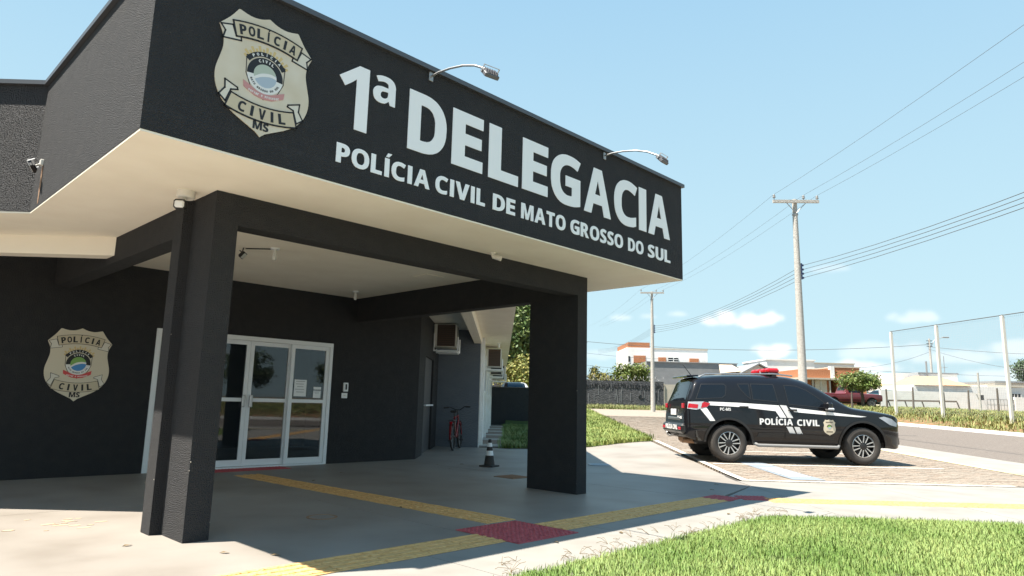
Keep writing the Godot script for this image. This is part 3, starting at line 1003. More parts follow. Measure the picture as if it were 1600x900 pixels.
func ribbon(parent: Node3D, top: bool, vivid: bool) -> void:
	var cy := -0.62 if top else 0.62
	var face := PackedVector2Array()
	var r0 := 0.885 if top else 0.87
	var r1 := 1.005 if top else 0.99
	var spread := 16.2 if top else 16.6
	face = arc_band(0, cy, r0, r1, (90 if top else -90) - spread, (90 if top else -90) + spread, 12)
	var z := 0.014
	var line := 0.011 if vivid else 0.005
	var b := MB.new()
	var tails := []
	for s in [-1.0, 1.0]:
		var e := deg_to_rad((90 if top else -90) + s * spread)
		var pi_ := Vector2(cos(e), sin(e))
		var q0 := Vector2(0, cy) + pi_ * (r0 if top else r1)
		var q1 := Vector2(0, cy) + pi_ * (r1 if top else r0)
		var sx := signf(q0.x)
		if top:
			tails.push_back([q1 + Vector2(-0.0 * sx, -0.035), q1 + Vector2(0.085 * sx, -0.06), q1 + Vector2(0.05 * sx, -0.1), q1 + Vector2(0.062 * sx, -0.16), q0 + Vector2(-0.04 * sx, -0.02), q0 + Vector2(-0.035 * sx, 0.01), q0])
		else:
			tails.push_back([q1 + Vector2(0, 0.02), q1 + Vector2(-0.05 * sx, 0.035), q1 + Vector2(-0.045 * sx, 0.05), q1 + Vector2(0.05 * sx, 0.085), q1 + Vector2(0.045 * sx, 0.02), q1 + Vector2(0.085 * sx, -0.04), q0 + Vector2(0, 0.035)])
	for t in tails:
		b = MB.new()
		b.prism(PackedVector2Array(t), 0.0, z - 0.004)
		part("ribbon_tail", b, M.badge_pale, parent)
		b = MB.new()
		stroke(b, t, line, 0.0, z - 0.0025)
		part("ribbon_edge", b, M.badge_black, parent)
	b = MB.new()
	b.prism(face, 0.0, z)
	part("ribbon", b, M.badge_ribbon, parent)
	b = MB.new()
	stroke(b, Array(face), line, 0.0, z + 0.0015)
	part("ribbon_edge", b, M.badge_black, parent)
	if top: arc_text("POLÍCIA", parent, M.badge_black, 0, cy, 0.943, 90, 4.15, 0.078, 0.052, z)
	else: arc_text("CIVIL", parent, M.badge_black, 0, cy, 0.931, -90, 4.9, 0.082, 0.056, z, true)

func badge(label: String, at: Vector3, scale_by: float, vivid: bool, turn := 0.0) -> Node3D:
	var o := thing("police_badge", label, "badge", at, turn)
	var root := Node3D.new()
	root.name = "shield"
	var b := MB.new()
	b.prism(shield_outline(), 0.0, 0.008)
	var sh := part("shield", b, M.badge_gold if vivid else M.badge_beige, o)
	sh.scale = Vector3(scale_by, scale_by, 1)
	root.free()
	ribbon(sh, true, vivid)
	ribbon(sh, false, vivid)
	place("state_letters", text_mesh("MS", -0.062, 0.062, -0.437, -0.372, 0.003), M.badge_black, sh).position.z = 0.008
	# the crest in the middle
	b = MB.new()
	for k in 15:
		var a := 35.0 + k * 110.0 / 14.0
		b.prism(arc_band(0, 0, 0.17, 0.235 if k % 2 else 0.215, a - 2.6, a + 2.6, 1), 0.0, 0.0095)
	part("rays", b, M.badge_ray, sh)
	b = MB.new()
	stroke(b, [Vector2(-0.125, 0.13), Vector2(-0.155, 0.12), Vector2(-0.15, -0.02), Vector2(-0.11, -0.11), Vector2(0, -0.19), Vector2(0.11, -0.11), Vector2(0.15, -0.02), Vector2(0.155, 0.12), Vector2(0.125, 0.13)], 0.006, 0.0, 0.0095, false)
	b.prism(PackedVector2Array([Vector2(-0.03, -0.165), Vector2(0.03, -0.165), Vector2(0, -0.19)]), 0.0, 0.0098)
	b.prism(arc_band(0, 0, 0.153, 0.19, 32, 148, 14), 0.0, 0.0105)
	b.prism(arc_band(0, 0, 0.092, 0.143, -5, 185, 20), 0.0, 0.0108)
	part("crest_arch", b, M.badge_black, sh)
	b = MB.new()
	b.prism(arc_band(0, 0, 0.092, 0.143, 186, 354, 20), 0.0, 0.0108)
	part("crest_ring", b, M.badge_white, sh)
	b = MB.new()
	b.prism(arc_band(0, 0, 0.0, 0.0925, 20, 200, 16), 0.0, 0.0104)
	part("crest_field", b, M.badge_green if not vivid else M.badge_green_pale, sh)
	b = MB.new()
	b.prism(arc_band(0, 0, 0.0, 0.0925, 200, 380, 16), 0.0, 0.0104)
	part("crest_water", b, M.badge_blue if not vivid else M.badge_blue_pale, sh)
	b = MB.new()
	var sw := PackedVector2Array()
	for q in smooth_run([Vector2(-0.088, -0.03), Vector2(-0.03, 0.012), Vector2(0.04, 0.03), Vector2(0.089, 0.022)], 5): sw.push_back(q)
	for q in smooth_run([Vector2(0.092, 0.0), Vector2(0.04, 0.006), Vector2(-0.03, -0.016), Vector2(-0.08, -0.048)], 5): sw.push_back(q)
	b.prism(sw, 0.0, 0.0115)
	part("crest_wave", b, M.badge_white, sh)
	b = MB.new()
	b.prism(PackedVector2Array([Vector2(-0.165, -0.085), Vector2(-0.13, -0.10), Vector2(-0.06, -0.135), Vector2(0, -0.145), Vector2(0.06, -0.135), Vector2(0.13, -0.10), Vector2(0.165, -0.085), Vector2(0.16, -0.135), Vector2(0.07, -0.18), Vector2(0, -0.19), Vector2(-0.07, -0.18), Vector2(-0.16, -0.135)]), 0.0, 0.0125)
	part("crest_ribbon", b, M.badge_red if not vivid else M.badge_red_pale, sh)
	arc_text("POLÍCIA", sh, M.badge_white, 0, 0, 0.171, 90, 12.5, 0.022, 0.018, 0.0105)
	arc_text("CIVIL", sh, M.badge_white, 0, 0, 0.119, 90, 13.0, 0.022, 0.018, 0.0108)
	arc_text("MATO GROSSO DO SUL", sh, M.badge_black, 0, 0, 0.118, -90, 7.6, 0.016, 0.011, 0.0108, true)
	arc_text("Servir e Proteger", sh, M.badge_white, 0, 0.26, 0.425, -90, 2.0, 0.018, 0.011, 0.0125, true)
	return o

func flood_head(b: MB, body: MB, lens: MB, xf: Transform3D, k := 1.0) -> void:  # b: bracket
	var bs := xf.basis
	body.cbox(xf * (Vector3(0, 0, 0) * k), Vector3(0.2, 0.15, 0.05) * k, 0.008 * k, bs)
	for i in 5:
		body.box(xf * (Vector3(-0.07 + i * 0.035, 0, -0.037) * k), Vector3(0.006, 0.12, 0.026) * k, bs)
	lens.cbox(xf * (Vector3(0, 0, 0.026) * k), Vector3(0.17, 0.12, 0.006) * k, 0.002 * k, bs)
	b.box(xf * (Vector3(-0.108, 0.03, -0.03) * k), Vector3(0.006, 0.02, 0.1) * k, bs)
	b.box(xf * (Vector3(0.108, 0.03, -0.03) * k), Vector3(0.006, 0.02, 0.1) * k, bs)
	b.box(xf * (Vector3(0, 0.03, -0.083) * k), Vector3(0.222, 0.02, 0.006) * k, bs)

func ac_unit(label: String, u: float, v0: float, v1: float, y0: float, y1: float, rusty: bool) -> void:  # hung on a wall that runs along u
	var o := thing("air_conditioner", label, "air conditioner", W(u + 0.33, v0, y0), 0.0, "air conditioners hung on the wing walls")
	var bs := Basis(Vector3(S, 0, -S), Vector3.UP, Vector3(S, 0, S))  # x along u, z along v
	var d := v1 - v0
	var b := MB.new()
	b.cbox(bs * Vector3(0, (y1 - y0) / 2 + 0.05, d / 2), Vector3(0.66, y1 - y0 - 0.08, d), 0.015, bs)
	var body := part("housing", b, M.cream_plastic, o)
	b = MB.new()
	b.box(bs * Vector3(-0.333, (y1 - y0) / 2 + 0.05, d / 2 + 0.02), Vector3(0.008, y1 - y0 - 0.12, d * 0.78), bs)
	var gr := part("side_grille", b, M.black_plastic if not rusty else M.grille_brown, o)
	b = MB.new()
	for k in 9:
		b.box(bs * Vector3(-0.34, 0.15 + k * (y1 - y0 - 0.2) / 9.0, d / 2 + 0.02), Vector3(0.006, 0.008, d * 0.72), bs)
	part("louvre", b, M.black_plastic, gr)
	b = MB.new()
	b.box(bs * Vector3(0, (y1 - y0) / 2 + 0.05, d + 0.002), Vector3(0.58, y1 - y0 - 0.16, 0.006), bs)
	part("rear_grille", b, M.grey_plastic, o)
	b = MB.new()
	for x in [-0.36, 0.36]:
		b.beam(bs * Vector3(x, 0, 0.0), bs * Vector3(x, 0, d + 0.05), 0.035, 0.035)
		b.beam(bs * Vector3(x, 0.0, d + 0.03), bs * Vector3(x, 0.34, d + 0.03), 0.03, 0.03, Vector3.RIGHT)
		b.beam(bs * Vector3(x, 0.0, 0.012), bs * Vector3(x, 0.42, 0.012), 0.03, 0.02, Vector3.RIGHT)
	b.beam(bs * Vector3(-0.36, 0, d + 0.03), bs * Vector3(0.36, 0, d + 0.03), 0.03, 0.03)
	b.box(bs * Vector3(0, -0.03, d / 2 + 0.05), Vector3(0.7, 0.02, d * 0.9), bs)
	part("bracket", b, M.white_paint, o)

func build_station_fittings() -> void:
	M.badge_gold = textured(ramp(noise_img(0.01, 3, 40), [[0.0, Color(0.58, 0.5, 0.37)], [1.0, Color(0.66, 0.6, 0.49)]]), 0.6, 0.35)
	M.badge_beige = mat(0.62, 0.55, 0.42, 0.5)
	M.badge_pale = mat(0.66, 0.62, 0.53, 0.5)
	M.badge_ribbon = mat(0.55, 0.47, 0.33, 0.5)
	M.badge_black = mat(0.012, 0.012, 0.014, 0.55)
	M.badge_white = mat(0.72, 0.72, 0.7, 0.5)
	M.badge_green = mat(0.2, 0.38, 0.09, 0.5)
	M.badge_blue = mat(0.06, 0.24, 0.52, 0.5)
	M.badge_green_pale = mat(0.42, 0.48, 0.4, 0.5)
	M.badge_blue_pale = mat(0.38, 0.46, 0.54, 0.5)
	M.badge_red = mat(0.58, 0.06, 0.06, 0.5)
	M.badge_red_pale = mat(0.52, 0.25, 0.24, 0.5)
	M.badge_ray = mat(0.6, 0.45, 0.2, 0.5)
	M.badge_ribbon_dark = mat(0.2, 0.17, 0.12, 0.5)
	M.lamp_red = mat(0.42, 0.012, 0.022, 0.12)
	M.lamp_clear = mat(0.4, 0.43, 0.47, 0.08)
	M.bumper = mat(0.016, 0.016, 0.017, 0.35)
	M.bike_red = car_paint(0.2, 0.012, 0.016)
	M.bike_black = mat(0.015, 0.015, 0.016, 0.35)
	M.spill = mat(0.42, 0.32, 0.22, 0.9)
	M.dry_leaf = mat(0.16, 0.11, 0.05, 0.9)
	M.post_white = mat(0.56, 0.54, 0.5, 0.85)
	M.mesh_wire = mat(0.3, 0.3, 0.32, 0.5)
	M.lamp_grey = mat(0.1, 0.1, 0.11, 0.5)
	M.grille_brown = mat(0.09, 0.06, 0.045, 0.8)
	badge("large faded gold police shield on the canopy front beside the big white lettering", Vector3(2.145, 3.578, -4.808), 1.0, true)
	badge("beige police shield with bright crest on the dark wall beside the glass entrance", Vector3(2.655, 1.548, -11.098), 1.06, false)

	# floodlights on swan-neck arms above the sign
	for k in 2:
		var x: float = [3.75, 6.5][k]
		var o := thing("flood_light", ["arm-mounted flood light above the ordinal and first letter of the sign", "arm-mounted flood light above the last letters of the sign"][k], "flood light", Vector3(x, 4.19, -4.81), 0.0, "flood lights on arms over the sign")
		var b := MB.new()
		b.tube([Vector3(0, 0, 0.005), Vector3(0, 0.005, 0.12), Vector3(0, -0.01, 0.28), Vector3(0, -0.045, 0.46), Vector3(0, -0.1, 0.62), Vector3(0, -0.19, 0.78)], 0.0105, 8)
		part("arm", b, M.galv, o)
		var br := MB.new(); var bd := MB.new(); var ln := MB.new()
		flood_head(br, bd, ln, Transform3D(Basis.from_euler(Vector3(0.75, PI - 0.15 + 0.2 * k, 0)), Vector3(0, -0.25, 0.82)), 0.72)
		part("bracket", br, M.galv, o)
		part("head", bd, M.lamp_grey, o)
		part("lens", ln, M.lens, o)
		b = MB.new()
		b.cbox(Vector3(0, 0, 0.006), Vector3(0.05, 0.09, 0.012), 0.003)
		part("wall_plate", b, M.galv, o)
	var o := thing("flood_light", "small white flood light on the sunlit side fascia above a rust streak", "flood light", Vector3(1.33, 3.3, -7.7))
	var br := MB.new(); var bd := MB.new(); var ln := MB.new()
	flood_head(br, bd, ln, Transform3D(Basis.from_euler(Vector3(0.5, -PI / 2 - 0.35, 0.35)), Vector3(-0.09, -0.01, 0)), 0.6)
	part("bracket", br, M.galv, o)
	part("head", bd, M.black_plastic, o)
	part("lens", ln, M.badge_white, o)
	var b := MB.new()
	b.cbox(Vector3(-0.015, 0.04, 0), Vector3(0.03, 0.06, 0.05), 0.005)
	b.tube([Vector3(-0.02, 0.03, 0), Vector3(-0.06, 0.0, 0)], 0.007, 6)
	part("junction_box", b, M.cream_plastic, o)
	b = MB.new()
	b.prism(PackedVector2Array([Vector2(-0.025, -0.02), Vector2(0.02, -0.02), Vector2(0.028, -0.2), Vector2(0.016, -0.38), Vector2(-0.008, -0.39), Vector2(-0.026, -0.22)]), 0.0, 0.003, Transform3D(Basis(Vector3.UP, -PI / 2), Vector3(-0.0005, 0.02, 0)))
	part("rust_streak", b, M.rust, o)

	# lamp and camera under the soffit at the pillar, and a second one over the beam
	o = thing("security_lamp", "white round security lamp with black head under the soffit at the pillar top", "security lamp", Vector3(2.08, 2.9, -6.0))
	b = MB.new()
	b.lathe([Vector2(0.0, -0.075), Vector2(0.065, -0.075), Vector2(0.075, -0.06), Vector2(0.075, 0.0)], 20)
	part("base", b, M.cream_plastic, o)
	b = MB.new()
	b.tube([Vector3(0, -0.07, 0), Vector3(-0.03, -0.11, 0.03), Vector3(-0.05, -0.14, 0.06)], 0.018, 8)
	part("neck", b, M.cream_plastic, o)
	b = MB.new()
	b.cbox(Vector3(-0.06, -0.15, 0.06), Vector3(0.1, 0.085, 0.06), 0.015, Basis(Vector3.UP, -0.6))
	part("hood", b, M.black_plastic, o)
	b = MB.new()
	b.cbox(Vector3(-0.075, -0.155, 0.085), Vector3(0.075, 0.06, 0.03), 0.01, Basis(Vector3.UP, -0.6))
	part("head", b, M.white_paint, o)
	o = thing("bullet_camera", "small cream camera under the soffit above the front beam", "camera", Vector3(5.43, 2.9, -5.64))
	b = MB.new()
	b.lathe([Vector2(0.0, -0.03), Vector2(0.04, -0.03), Vector2(0.045, 0.0)], 14)
	part("base", b, M.cream_plastic, o)
	b = MB.new()
	b.tube([Vector3(0, -0.02, 0), Vector3(0, -0.06, 0.02), Vector3(0.05, -0.085, 0.1)], [0.02, 0.026, 0.03], 10)
	part("body", b, M.cream_plastic, o)

	# bare bulbs, hatch and spotlight on the porch ceiling
	for k in 2:
		o = thing("ceiling_bulb", ["white bulb holder on the porch ceiling beside the black spotlight", "white bulb holder on the porch ceiling close to the entrance wall"][k], "ceiling lamp", Vector3([4.0, 6.62][k], 3.05, [-8.2, -10.35][k]), 0.0, "bulbs on the porch ceiling")
		b = MB.new()
		b.lathe([Vector2(0.0, -0.02), Vector2(0.055, -0.018), Vector2(0.06, 0.0)], 16)
		part("rose", b, M.white_paint, o)
		b = MB.new()
		b.lathe([Vector2(0.0, -0.16), Vector2(0.02, -0.155), Vector2(0.03, -0.13), Vector2(0.026, -0.09), Vector2(0.018, -0.06), Vector2(0.02, -0.02)], 14, Transform3D(), true)
		part("bulb", b, M.lens, o)
	o = thing("spotlight", "small black spotlight hung from the porch ceiling", "spotlight", Vector3(3.72, 3.05, -8.5))
	br = MB.new(); bd = MB.new(); ln = MB.new()
	flood_head(br, bd, ln, Transform3D(Basis.from_euler(Vector3(0.7, 0.9, 0)), Vector3(0, -0.1, 0)), 0.62)
	b = MB.new()
	b.tube([Vector3(0, 0, 0), Vector3(0.0, -0.05, -0.02)], 0.008, 6)
	b.tube([Vector3(0.02, -0.012, 0.02), Vector3(0.24, -0.014, 0.26)], 0.007, 6)
	part("cable", b, M.black_plastic, o)
	part("bracket", br, M.black_plastic, o)
	part("head", bd, M.black_plastic, o)
	part("lens", ln, M.lens, o)
	o = thing("ceiling_hatch", "square white hatch plate in the porch ceiling", "hatch", Vector3(6.5, 3.05, -8.15))
	b = MB.new()
	b.cbox(Vector3(0, -0.006, 0), Vector3(0.34, 0.012, 0.34), 0.004)
	part("plate", b, M.soffit, o)
	o = thing("ceiling_bulb", "white bulb holder under the eave of the white wing", "ceiling lamp", W(20.0, -0.1, 2.9), 0.0, "bulbs on the porch ceiling")
	b = MB.new()
	b.lathe([Vector2(0.0, -0.16), Vector2(0.03, -0.13), Vector2(0.02, -0.04), Vector2(0.06, -0.02), Vector2(0.06, 0.0)], 14, Transform3D(), true)
	part("bulb", b, M.white_paint, o)

	# intercom, switch plate, notices
	o = thing("intercom", "white intercom with black speaker slot beside the glass doors", "intercom", Vector3(7.0, 1.37, -11.1))
	b = MB.new()
	b.cbox(Vector3(0, 0, 0.02), Vector3(0.1, 0.165, 0.04), 0.01)
	part("case", b, M.white_paint, o)
	b = MB.new()
	b.cbox(Vector3(0, 0.005, 0.041), Vector3(0.035, 0.1, 0.006), 0.002)
	part("speaker", b, M.black_plastic, o)
	o = thing("switch_plate", "white switch plate below the intercom", "switch", Vector3(6.99, 1.215, -11.1))
	b = MB.new()
	b.cbox(Vector3(0, 0, 0.008), Vector3(0.12, 0.095, 0.016), 0.004)
	part("plate", b, M.white_paint, o)
	b = MB.new()
	b.cbox(Vector3(0, 0, 0.018), Vector3(0.05, 0.03, 0.006), 0.002)
	part("rocker", b, M.cream_plastic, o)
	for q in [[6.1, 1.325, 0.235, 0.29, "large printed notice taped to the glass of the entrance door", 5], [6.435, 1.225, 0.15, 0.13, "small printed notice low on the door glass", 3], [6.435, 1.33, 0.15, 0.045, "narrow printed strip above the small notice on the door glass", 0]]:
		o = thing("paper_notice", q[4], "notice", Vector3(q[0], q[1], -11.112))
		b = MB.new()
		b.box(Vector3(0, 0, 0), Vector3(q[2], q[3], 0.002))
		part("sheet", b, M.white_paint, o)
		b = MB.new()
		for k in q[5]:
			b.box(Vector3(-0.01 * (k % 2), q[3] * 0.4 - k * q[3] * 0.16, 0.0016), Vector3(q[2] * (0.75 - 0.12 * (k % 3)), q[3] * 0.03, 0.001))
		if q[5]: part("print", b, M.grey_plastic, o)

	ac_unit("cream air conditioner hung over the dark side door in the recess", 16.6, -1.68, -1.12, 2.37, 3.02, true)
	ac_unit("cream air conditioner with brown grille, first along the white wing wall", 21.2, -0.5, -0.02, 2.16, 2.8, true)
	ac_unit("cream air conditioner, second along the white wing wall", 26.8, -0.5, 0.02, 2.15, 2.78, false)
	ac_unit("cream air conditioner, last along the white wing wall", 31.8, -0.5, 0.17, 2.14, 2.85, false)

# ---------------------------------------------------------------- vehicles: x forward, y up, z to the right-hand side
class CarForm:
	var top := []
	var belt := []
	var wid := []
	var low := []
	var wheels := []
	var arch := 0.46
	var wy := 0.385
	var tumble := 0.16

	func f(a: Array, x: float) -> float:
		var n := a.size()
		if x <= a[0].x: return a[0].y
		for i in n - 1:
			if x <= a[i + 1].x:
				var p0: Vector2 = a[maxi(i - 1, 0)]; var p1: Vector2 = a[i]; var p2: Vector2 = a[i + 1]; var p3: Vector2 = a[mini(i + 2, n - 1)]
				var h := p2.x - p1.x
				var s := (p2.y - p1.y) / h
				var m1 := s if i == 0 else (p2.y - p0.y) / (p2.x - p0.x)
				var m2 := s if i == n - 2 else (p3.y - p1.y) / (p3.x - p1.x)
				var t := (x - p1.x) / h
				return (2 * t * t * t - 3 * t * t + 1) * p1.y + (t * t * t - 2 * t * t + t) * h * m1 + (3 * t * t - 2 * t * t * t) * p2.y + (t * t * t - t * t) * h * m2
		return a[n - 1].y

	func sh(x: float) -> float:
		return minf(f(belt, x), f(top, x) - 0.05)

	func zlow(x: float, y: float) -> float:
		var w := f(wid, x)
		var d := y - 0.74
		var k := 0.16 * d * d if d > 0 else 0.30 * d * d
		return w * (1.0 - k) - 0.012 * smoothstep(0.62, 0.5, y)

	func nn(x: float) -> float:
		return lerpf(2.8, 5.0, clampf((f(top, x) - sh(x)) / 0.5, 0, 1))

	func side(x: float, y: float) -> float:
		var s := sh(x)
		if y <= s: return zlow(x, y)
		var hg := f(top, x) - s
		var q := clampf((y - s) / hg, 0, 1)
		var n := nn(x)
		return (zlow(x, s) - tumble * minf(hg / 0.6, 1.2) * q) * pow(maxf(0.0, 1 - pow(q, n)), 1 / n)

	func bottom(x: float) -> float:
		var y := f(low, x)
		for w in wheels:
			var d: float = absf(x - w)
			if d < arch: y = maxf(y, wy + sqrt(arch * arch - d * d))
		return y

	func topy(x: float, z: float) -> float:
		var s := sh(x); var hi := f(top, x); var lo := s
		for i in 22:
			var m := (lo + hi) / 2
			if side(x, m) > absf(z): lo = m
			else: hi = m
		return (lo + hi) / 2

	func pt(x: float, y: float, off: float) -> Vector3:
		var e := 0.01
		var z := side(x, y)
		var n := Vector3(-(side(x + e, y) - side(x - e, y)) / (2 * e), -(side(x, y + e) - side(x, y - e)) / (2 * e), 1).normalized()
		return Vector3(x, y, z) + n * off

	func body(b: MB) -> void:
		var st := []
		var x: float = top[0].x
		var x1: float = top[-1].x
		while x < x1 - 0.012:
			st.push_back(x)
			x += 0.03
		st.push_back(x1)
		for w in wheels:
			for e in [-arch, -arch + 0.004, -arch + 0.012, arch - 0.012, arch - 0.004, arch]: st.push_back(w + e)
		st.sort()
		for sg in [1.0, -1.0]:
			var g := []
			for xx in st:
				var row := []
				var y0 := bottom(xx); var s := sh(xx); var hg := f(top, xx) - s; var n := nn(xx)
				y0 = minf(y0, s - 0.01)
				row.push_back(Vector3(xx, y0 - 0.0, (zlow(xx, y0) - 0.05) * sg))
				for k in 13:
					var y := lerpf(y0, s, k / 12.0)
					row.push_back(Vector3(xx, y, zlow(xx, y) * sg))
				for q in [0.12, 0.25, 0.4, 0.55, 0.68]:
					row.push_back(Vector3(xx, s + hg * q, side(xx, s + hg * q) * sg))
				for k in range(1, 11):
					var th := lerpf(asin(pow(0.68, n / 2)), PI / 2, k / 10.0)
					var q := pow(sin(th), 2 / n)
					var zz := (zlow(xx, s) - tumble * minf(hg / 0.6, 1.2) * q) * pow(maxf(0.0, cos(th)), 2 / n)
					row.push_back(Vector3(xx, s + hg * q, zz * sg))
				g.push_back(row)
			b.grid(g, sg < 0)
			for e in [0, g.size() - 1]:  # close the ends
				var c := Vector3(g[e][0].x, (g[e][0].y + g[e][-1].y) / 2, 0)
				for k in g[e].size() - 1:
					if (e == 0) == (sg > 0): b.tri(c, g[e][k], g[e][k + 1])
					else: b.tri(c, g[e][k + 1], g[e][k])

	func fine(b: MB, a: Vector2, d: Vector2, e: Vector2, off: float, sg: float) -> void:
		var l := maxf(a.distance_to(d), maxf(d.distance_to(e), e.distance_to(a)))
		if l > 0.14:
			if l == a.distance_to(d):
				var m := (a + d) / 2
				fine(b, a, m, e, off, sg); fine(b, m, d, e, off, sg)
			elif l == d.distance_to(e):
				var m := (d + e) / 2
				fine(b, a, d, m, off, sg); fine(b, a, m, e, off, sg)
			else:
				var m := (a + e) / 2
				fine(b, a, d, m, off, sg); fine(b, m, d, e, off, sg)
			return
		var ps := []
		var ns := []
		for q in [a, d, e]:
			var w := pt(q.x, q.y, off)
			var v := (pt(q.x, q.y, off + 0.01) - w).normalized()
			ps.push_back(Vector3(w.x, w.y, w.z * sg)); ns.push_back(Vector3(v.x, v.y, v.z * sg))
		if sg > 0: b.tri3(ps[0], ps[1], ps[2], ns[0], ns[1], ns[2])
		else: b.tri3(ps[0], ps[2], ps[1], ns[0], ns[2], ns[1])

	func patch(b: MB, poly: Array, off: float, sides := [1.0, -1.0]) -> void:  # a panel laid on the side, outline in x, y
		var q := PackedVector2Array(poly)
		var t := Geometry2D.triangulate_polygon(q)
		for sg in sides:
			for i in range(0, t.size(), 3):
				var a := q[t[i]]; var d := q[t[i + 1]]; var e := q[t[i + 2]]
				if (d - a).cross(e - a) < 0:
					fine(b, a, e, d, off, sg)
				else:
					fine(b, a, d, e, off, sg)

	func lid(b: MB, x0: float, x1: float, z0: float, z1: float, off: float, n := 10) -> void:  # a panel laid on the top: half width z0 at x0, z1 at x1
		var g := []
		for i in n + 1:
			var x := lerpf(x0, x1, float(i) / n)
			var w := lerpf(z0, z1, float(i) / n)
			var row := []
			for k in 13:
				var z := lerpf(-w, w, k / 12.0)
				var y := topy(x, z)
				var sl := (f(top, x + 0.01) - f(top, x - 0.01)) / 0.02
				row.push_back(Vector3(x, y, z) + Vector3(-sl, 1, 0).normalized() * off)
			g.push_back(row)
		b.grid(g, g[0][0].x < g[1][0].x)

func wheel(parent: Node3D, at: Vector3, r: float, w: float, sg: float, silver: Material, detailed: bool) -> void:
	var o := Node3D.new()
	o.name = "wheel"
	parent.add_child(o, true)
	o.position = at
	var xf := Transform3D(Basis(Vector3(1, 0, 0), Vector3(0, 0, sg), Vector3(0, -sg, 0)), Vector3.ZERO)
	var b := MB.new()
	var h := w / 2
	b.lathe([Vector2(r * 0.6, -h), Vector2(r * 0.86, -h * 1.02), Vector2(r * 0.96, -h * 0.85), Vector2(r, -h * 0.55), Vector2(r, h * 0.55), Vector2(r * 0.96, h * 0.85), Vector2(r * 0.86, h * 1.02), Vector2(r * 0.64, h * 0.96), Vector2(r * 0.605, h * 0.8)], 36, xf, true)
	if detailed:
		for k in 60:
			var a := TAU * k / 60
			b.box(Vector3(cos(a), sin(a), 0) * (r + 0.002) + Vector3(0, 0, (h * 0.3 if k % 2 else -h * 0.3)), Vector3(0.012, 0.02, h * 0.5), Basis(Vector3.BACK, a))
	part("tyre", b, M.rubber, o)
	b = MB.new()
	b.lathe([Vector2(r * 0.1, h * 0.2), Vector2(r * 0.59, h * 0.1), Vector2(r * 0.6, h * 0.75)], 30, xf)
	part("rim_well", b, M.black_plastic, o)
	b = MB.new()
	b.lathe([Vector2(r * 0.615, h * 0.72), Vector2(r * 0.61, h * 0.9), Vector2(r * 0.59, h * 0.92), Vector2(r * 0.575, h * 0.7)], 36, xf)
	for k in 6:
		for s in [-1.0, 1.0]:
			var a := TAU * k / 6 + 0.2
			var a0: float = a + s * 0.3
			var a1: float = a + s * 0.2
			var q := []
			for z in [h * 0.55, h * 0.86]:
				for e in [[0.2, a0, -0.008], [0.2, a0, 0.008], [0.585, a1, 0.012], [0.585, a1, -0.012]]:
					var d := Vector3(cos(e[1]), sin(e[1]), 0)
					q.push_back(d * r * e[0] + Vector3(-d.y, d.x, 0) * e[2] + Vector3(0, 0, z * sg))
			if sg > 0: b.hexa([q[0], q[3], q[2], q[1], q[4], q[7], q[6], q[5]])
			else: b.hexa(q)
	part("rim", b, silver, o)
	b = MB.new()
	b.lathe([Vector2(r * 0.25, h * 0.3), Vector2(r * 0.23, h * 0.78), Vector2(r * 0.1, h * 0.88), Vector2(0.0, h * 0.9)], 20, xf)
	part("hub", b, M.black_plastic, o)

func mirror_box(b: MB, at: Vector3, size: Vector3, ch: float) -> void:
	for s in [1.0, -1.0]: b.cbox(Vector3(at.x, at.y, at.z * s), size, ch)

func suv_form() -> CarForm:
	var c := CarForm.new()
	c.top = [Vector2(-2.33, 0.98), Vector2(-2.31, 1.1), Vector2(-2.26, 1.27), Vector2(-2.18, 1.5), Vector2(-2.1, 1.7), Vector2(-1.97, 1.77), Vector2(-1.5, 1.825), Vector2(-0.6, 1.85), Vector2(0.0, 1.825), Vector2(0.35, 1.75), Vector2(0.6, 1.625), Vector2(0.95, 1.405), Vector2(1.22, 1.23), Vector2(1.4, 1.185), Vector2(1.8, 1.13), Vector2(2.1, 1.075), Vector2(2.25, 1.02), Vector2(2.33, 0.92), Vector2(2.36, 0.68)]
	c.belt = [Vector2(-2.33, 1.2), Vector2(-2.1, 1.26), Vector2(-0.36, 1.215), Vector2(0.66, 1.12), Vector2(1.3, 1.08), Vector2(2.34, 1.0)]
	c.wid = [Vector2(-2.33, 0.78), Vector2(-2.29, 0.84), Vector2(-2.17, 0.895), Vector2(-1.9, 0.925), Vector2(-1.0, 0.935), Vector2(1.0, 0.935), Vector2(1.6, 0.93), Vector2(1.95, 0.9), Vector2(2.15, 0.84), Vector2(2.28, 0.75), Vector2(2.36, 0.6)]
	c.low = [Vector2(-2.33, 0.52), Vector2(-2.15, 0.44), Vector2(-1.9, 0.42), Vector2(-1.0, 0.41), Vector2(1.0, 0.39), Vector2(1.9, 0.36), Vector2(2.2, 0.34), Vector2(2.36, 0.42)]
	c.wheels = [-1.4225, 1.4225]
	c.arch = 0.485
	return c

func arc_patch(xc: float, yc: float, r0: float, r1: float, a0: float, a1: float, n: int) -> Array:
	return Array(arc_band(xc, yc, r0, r1, a0, a1, n))

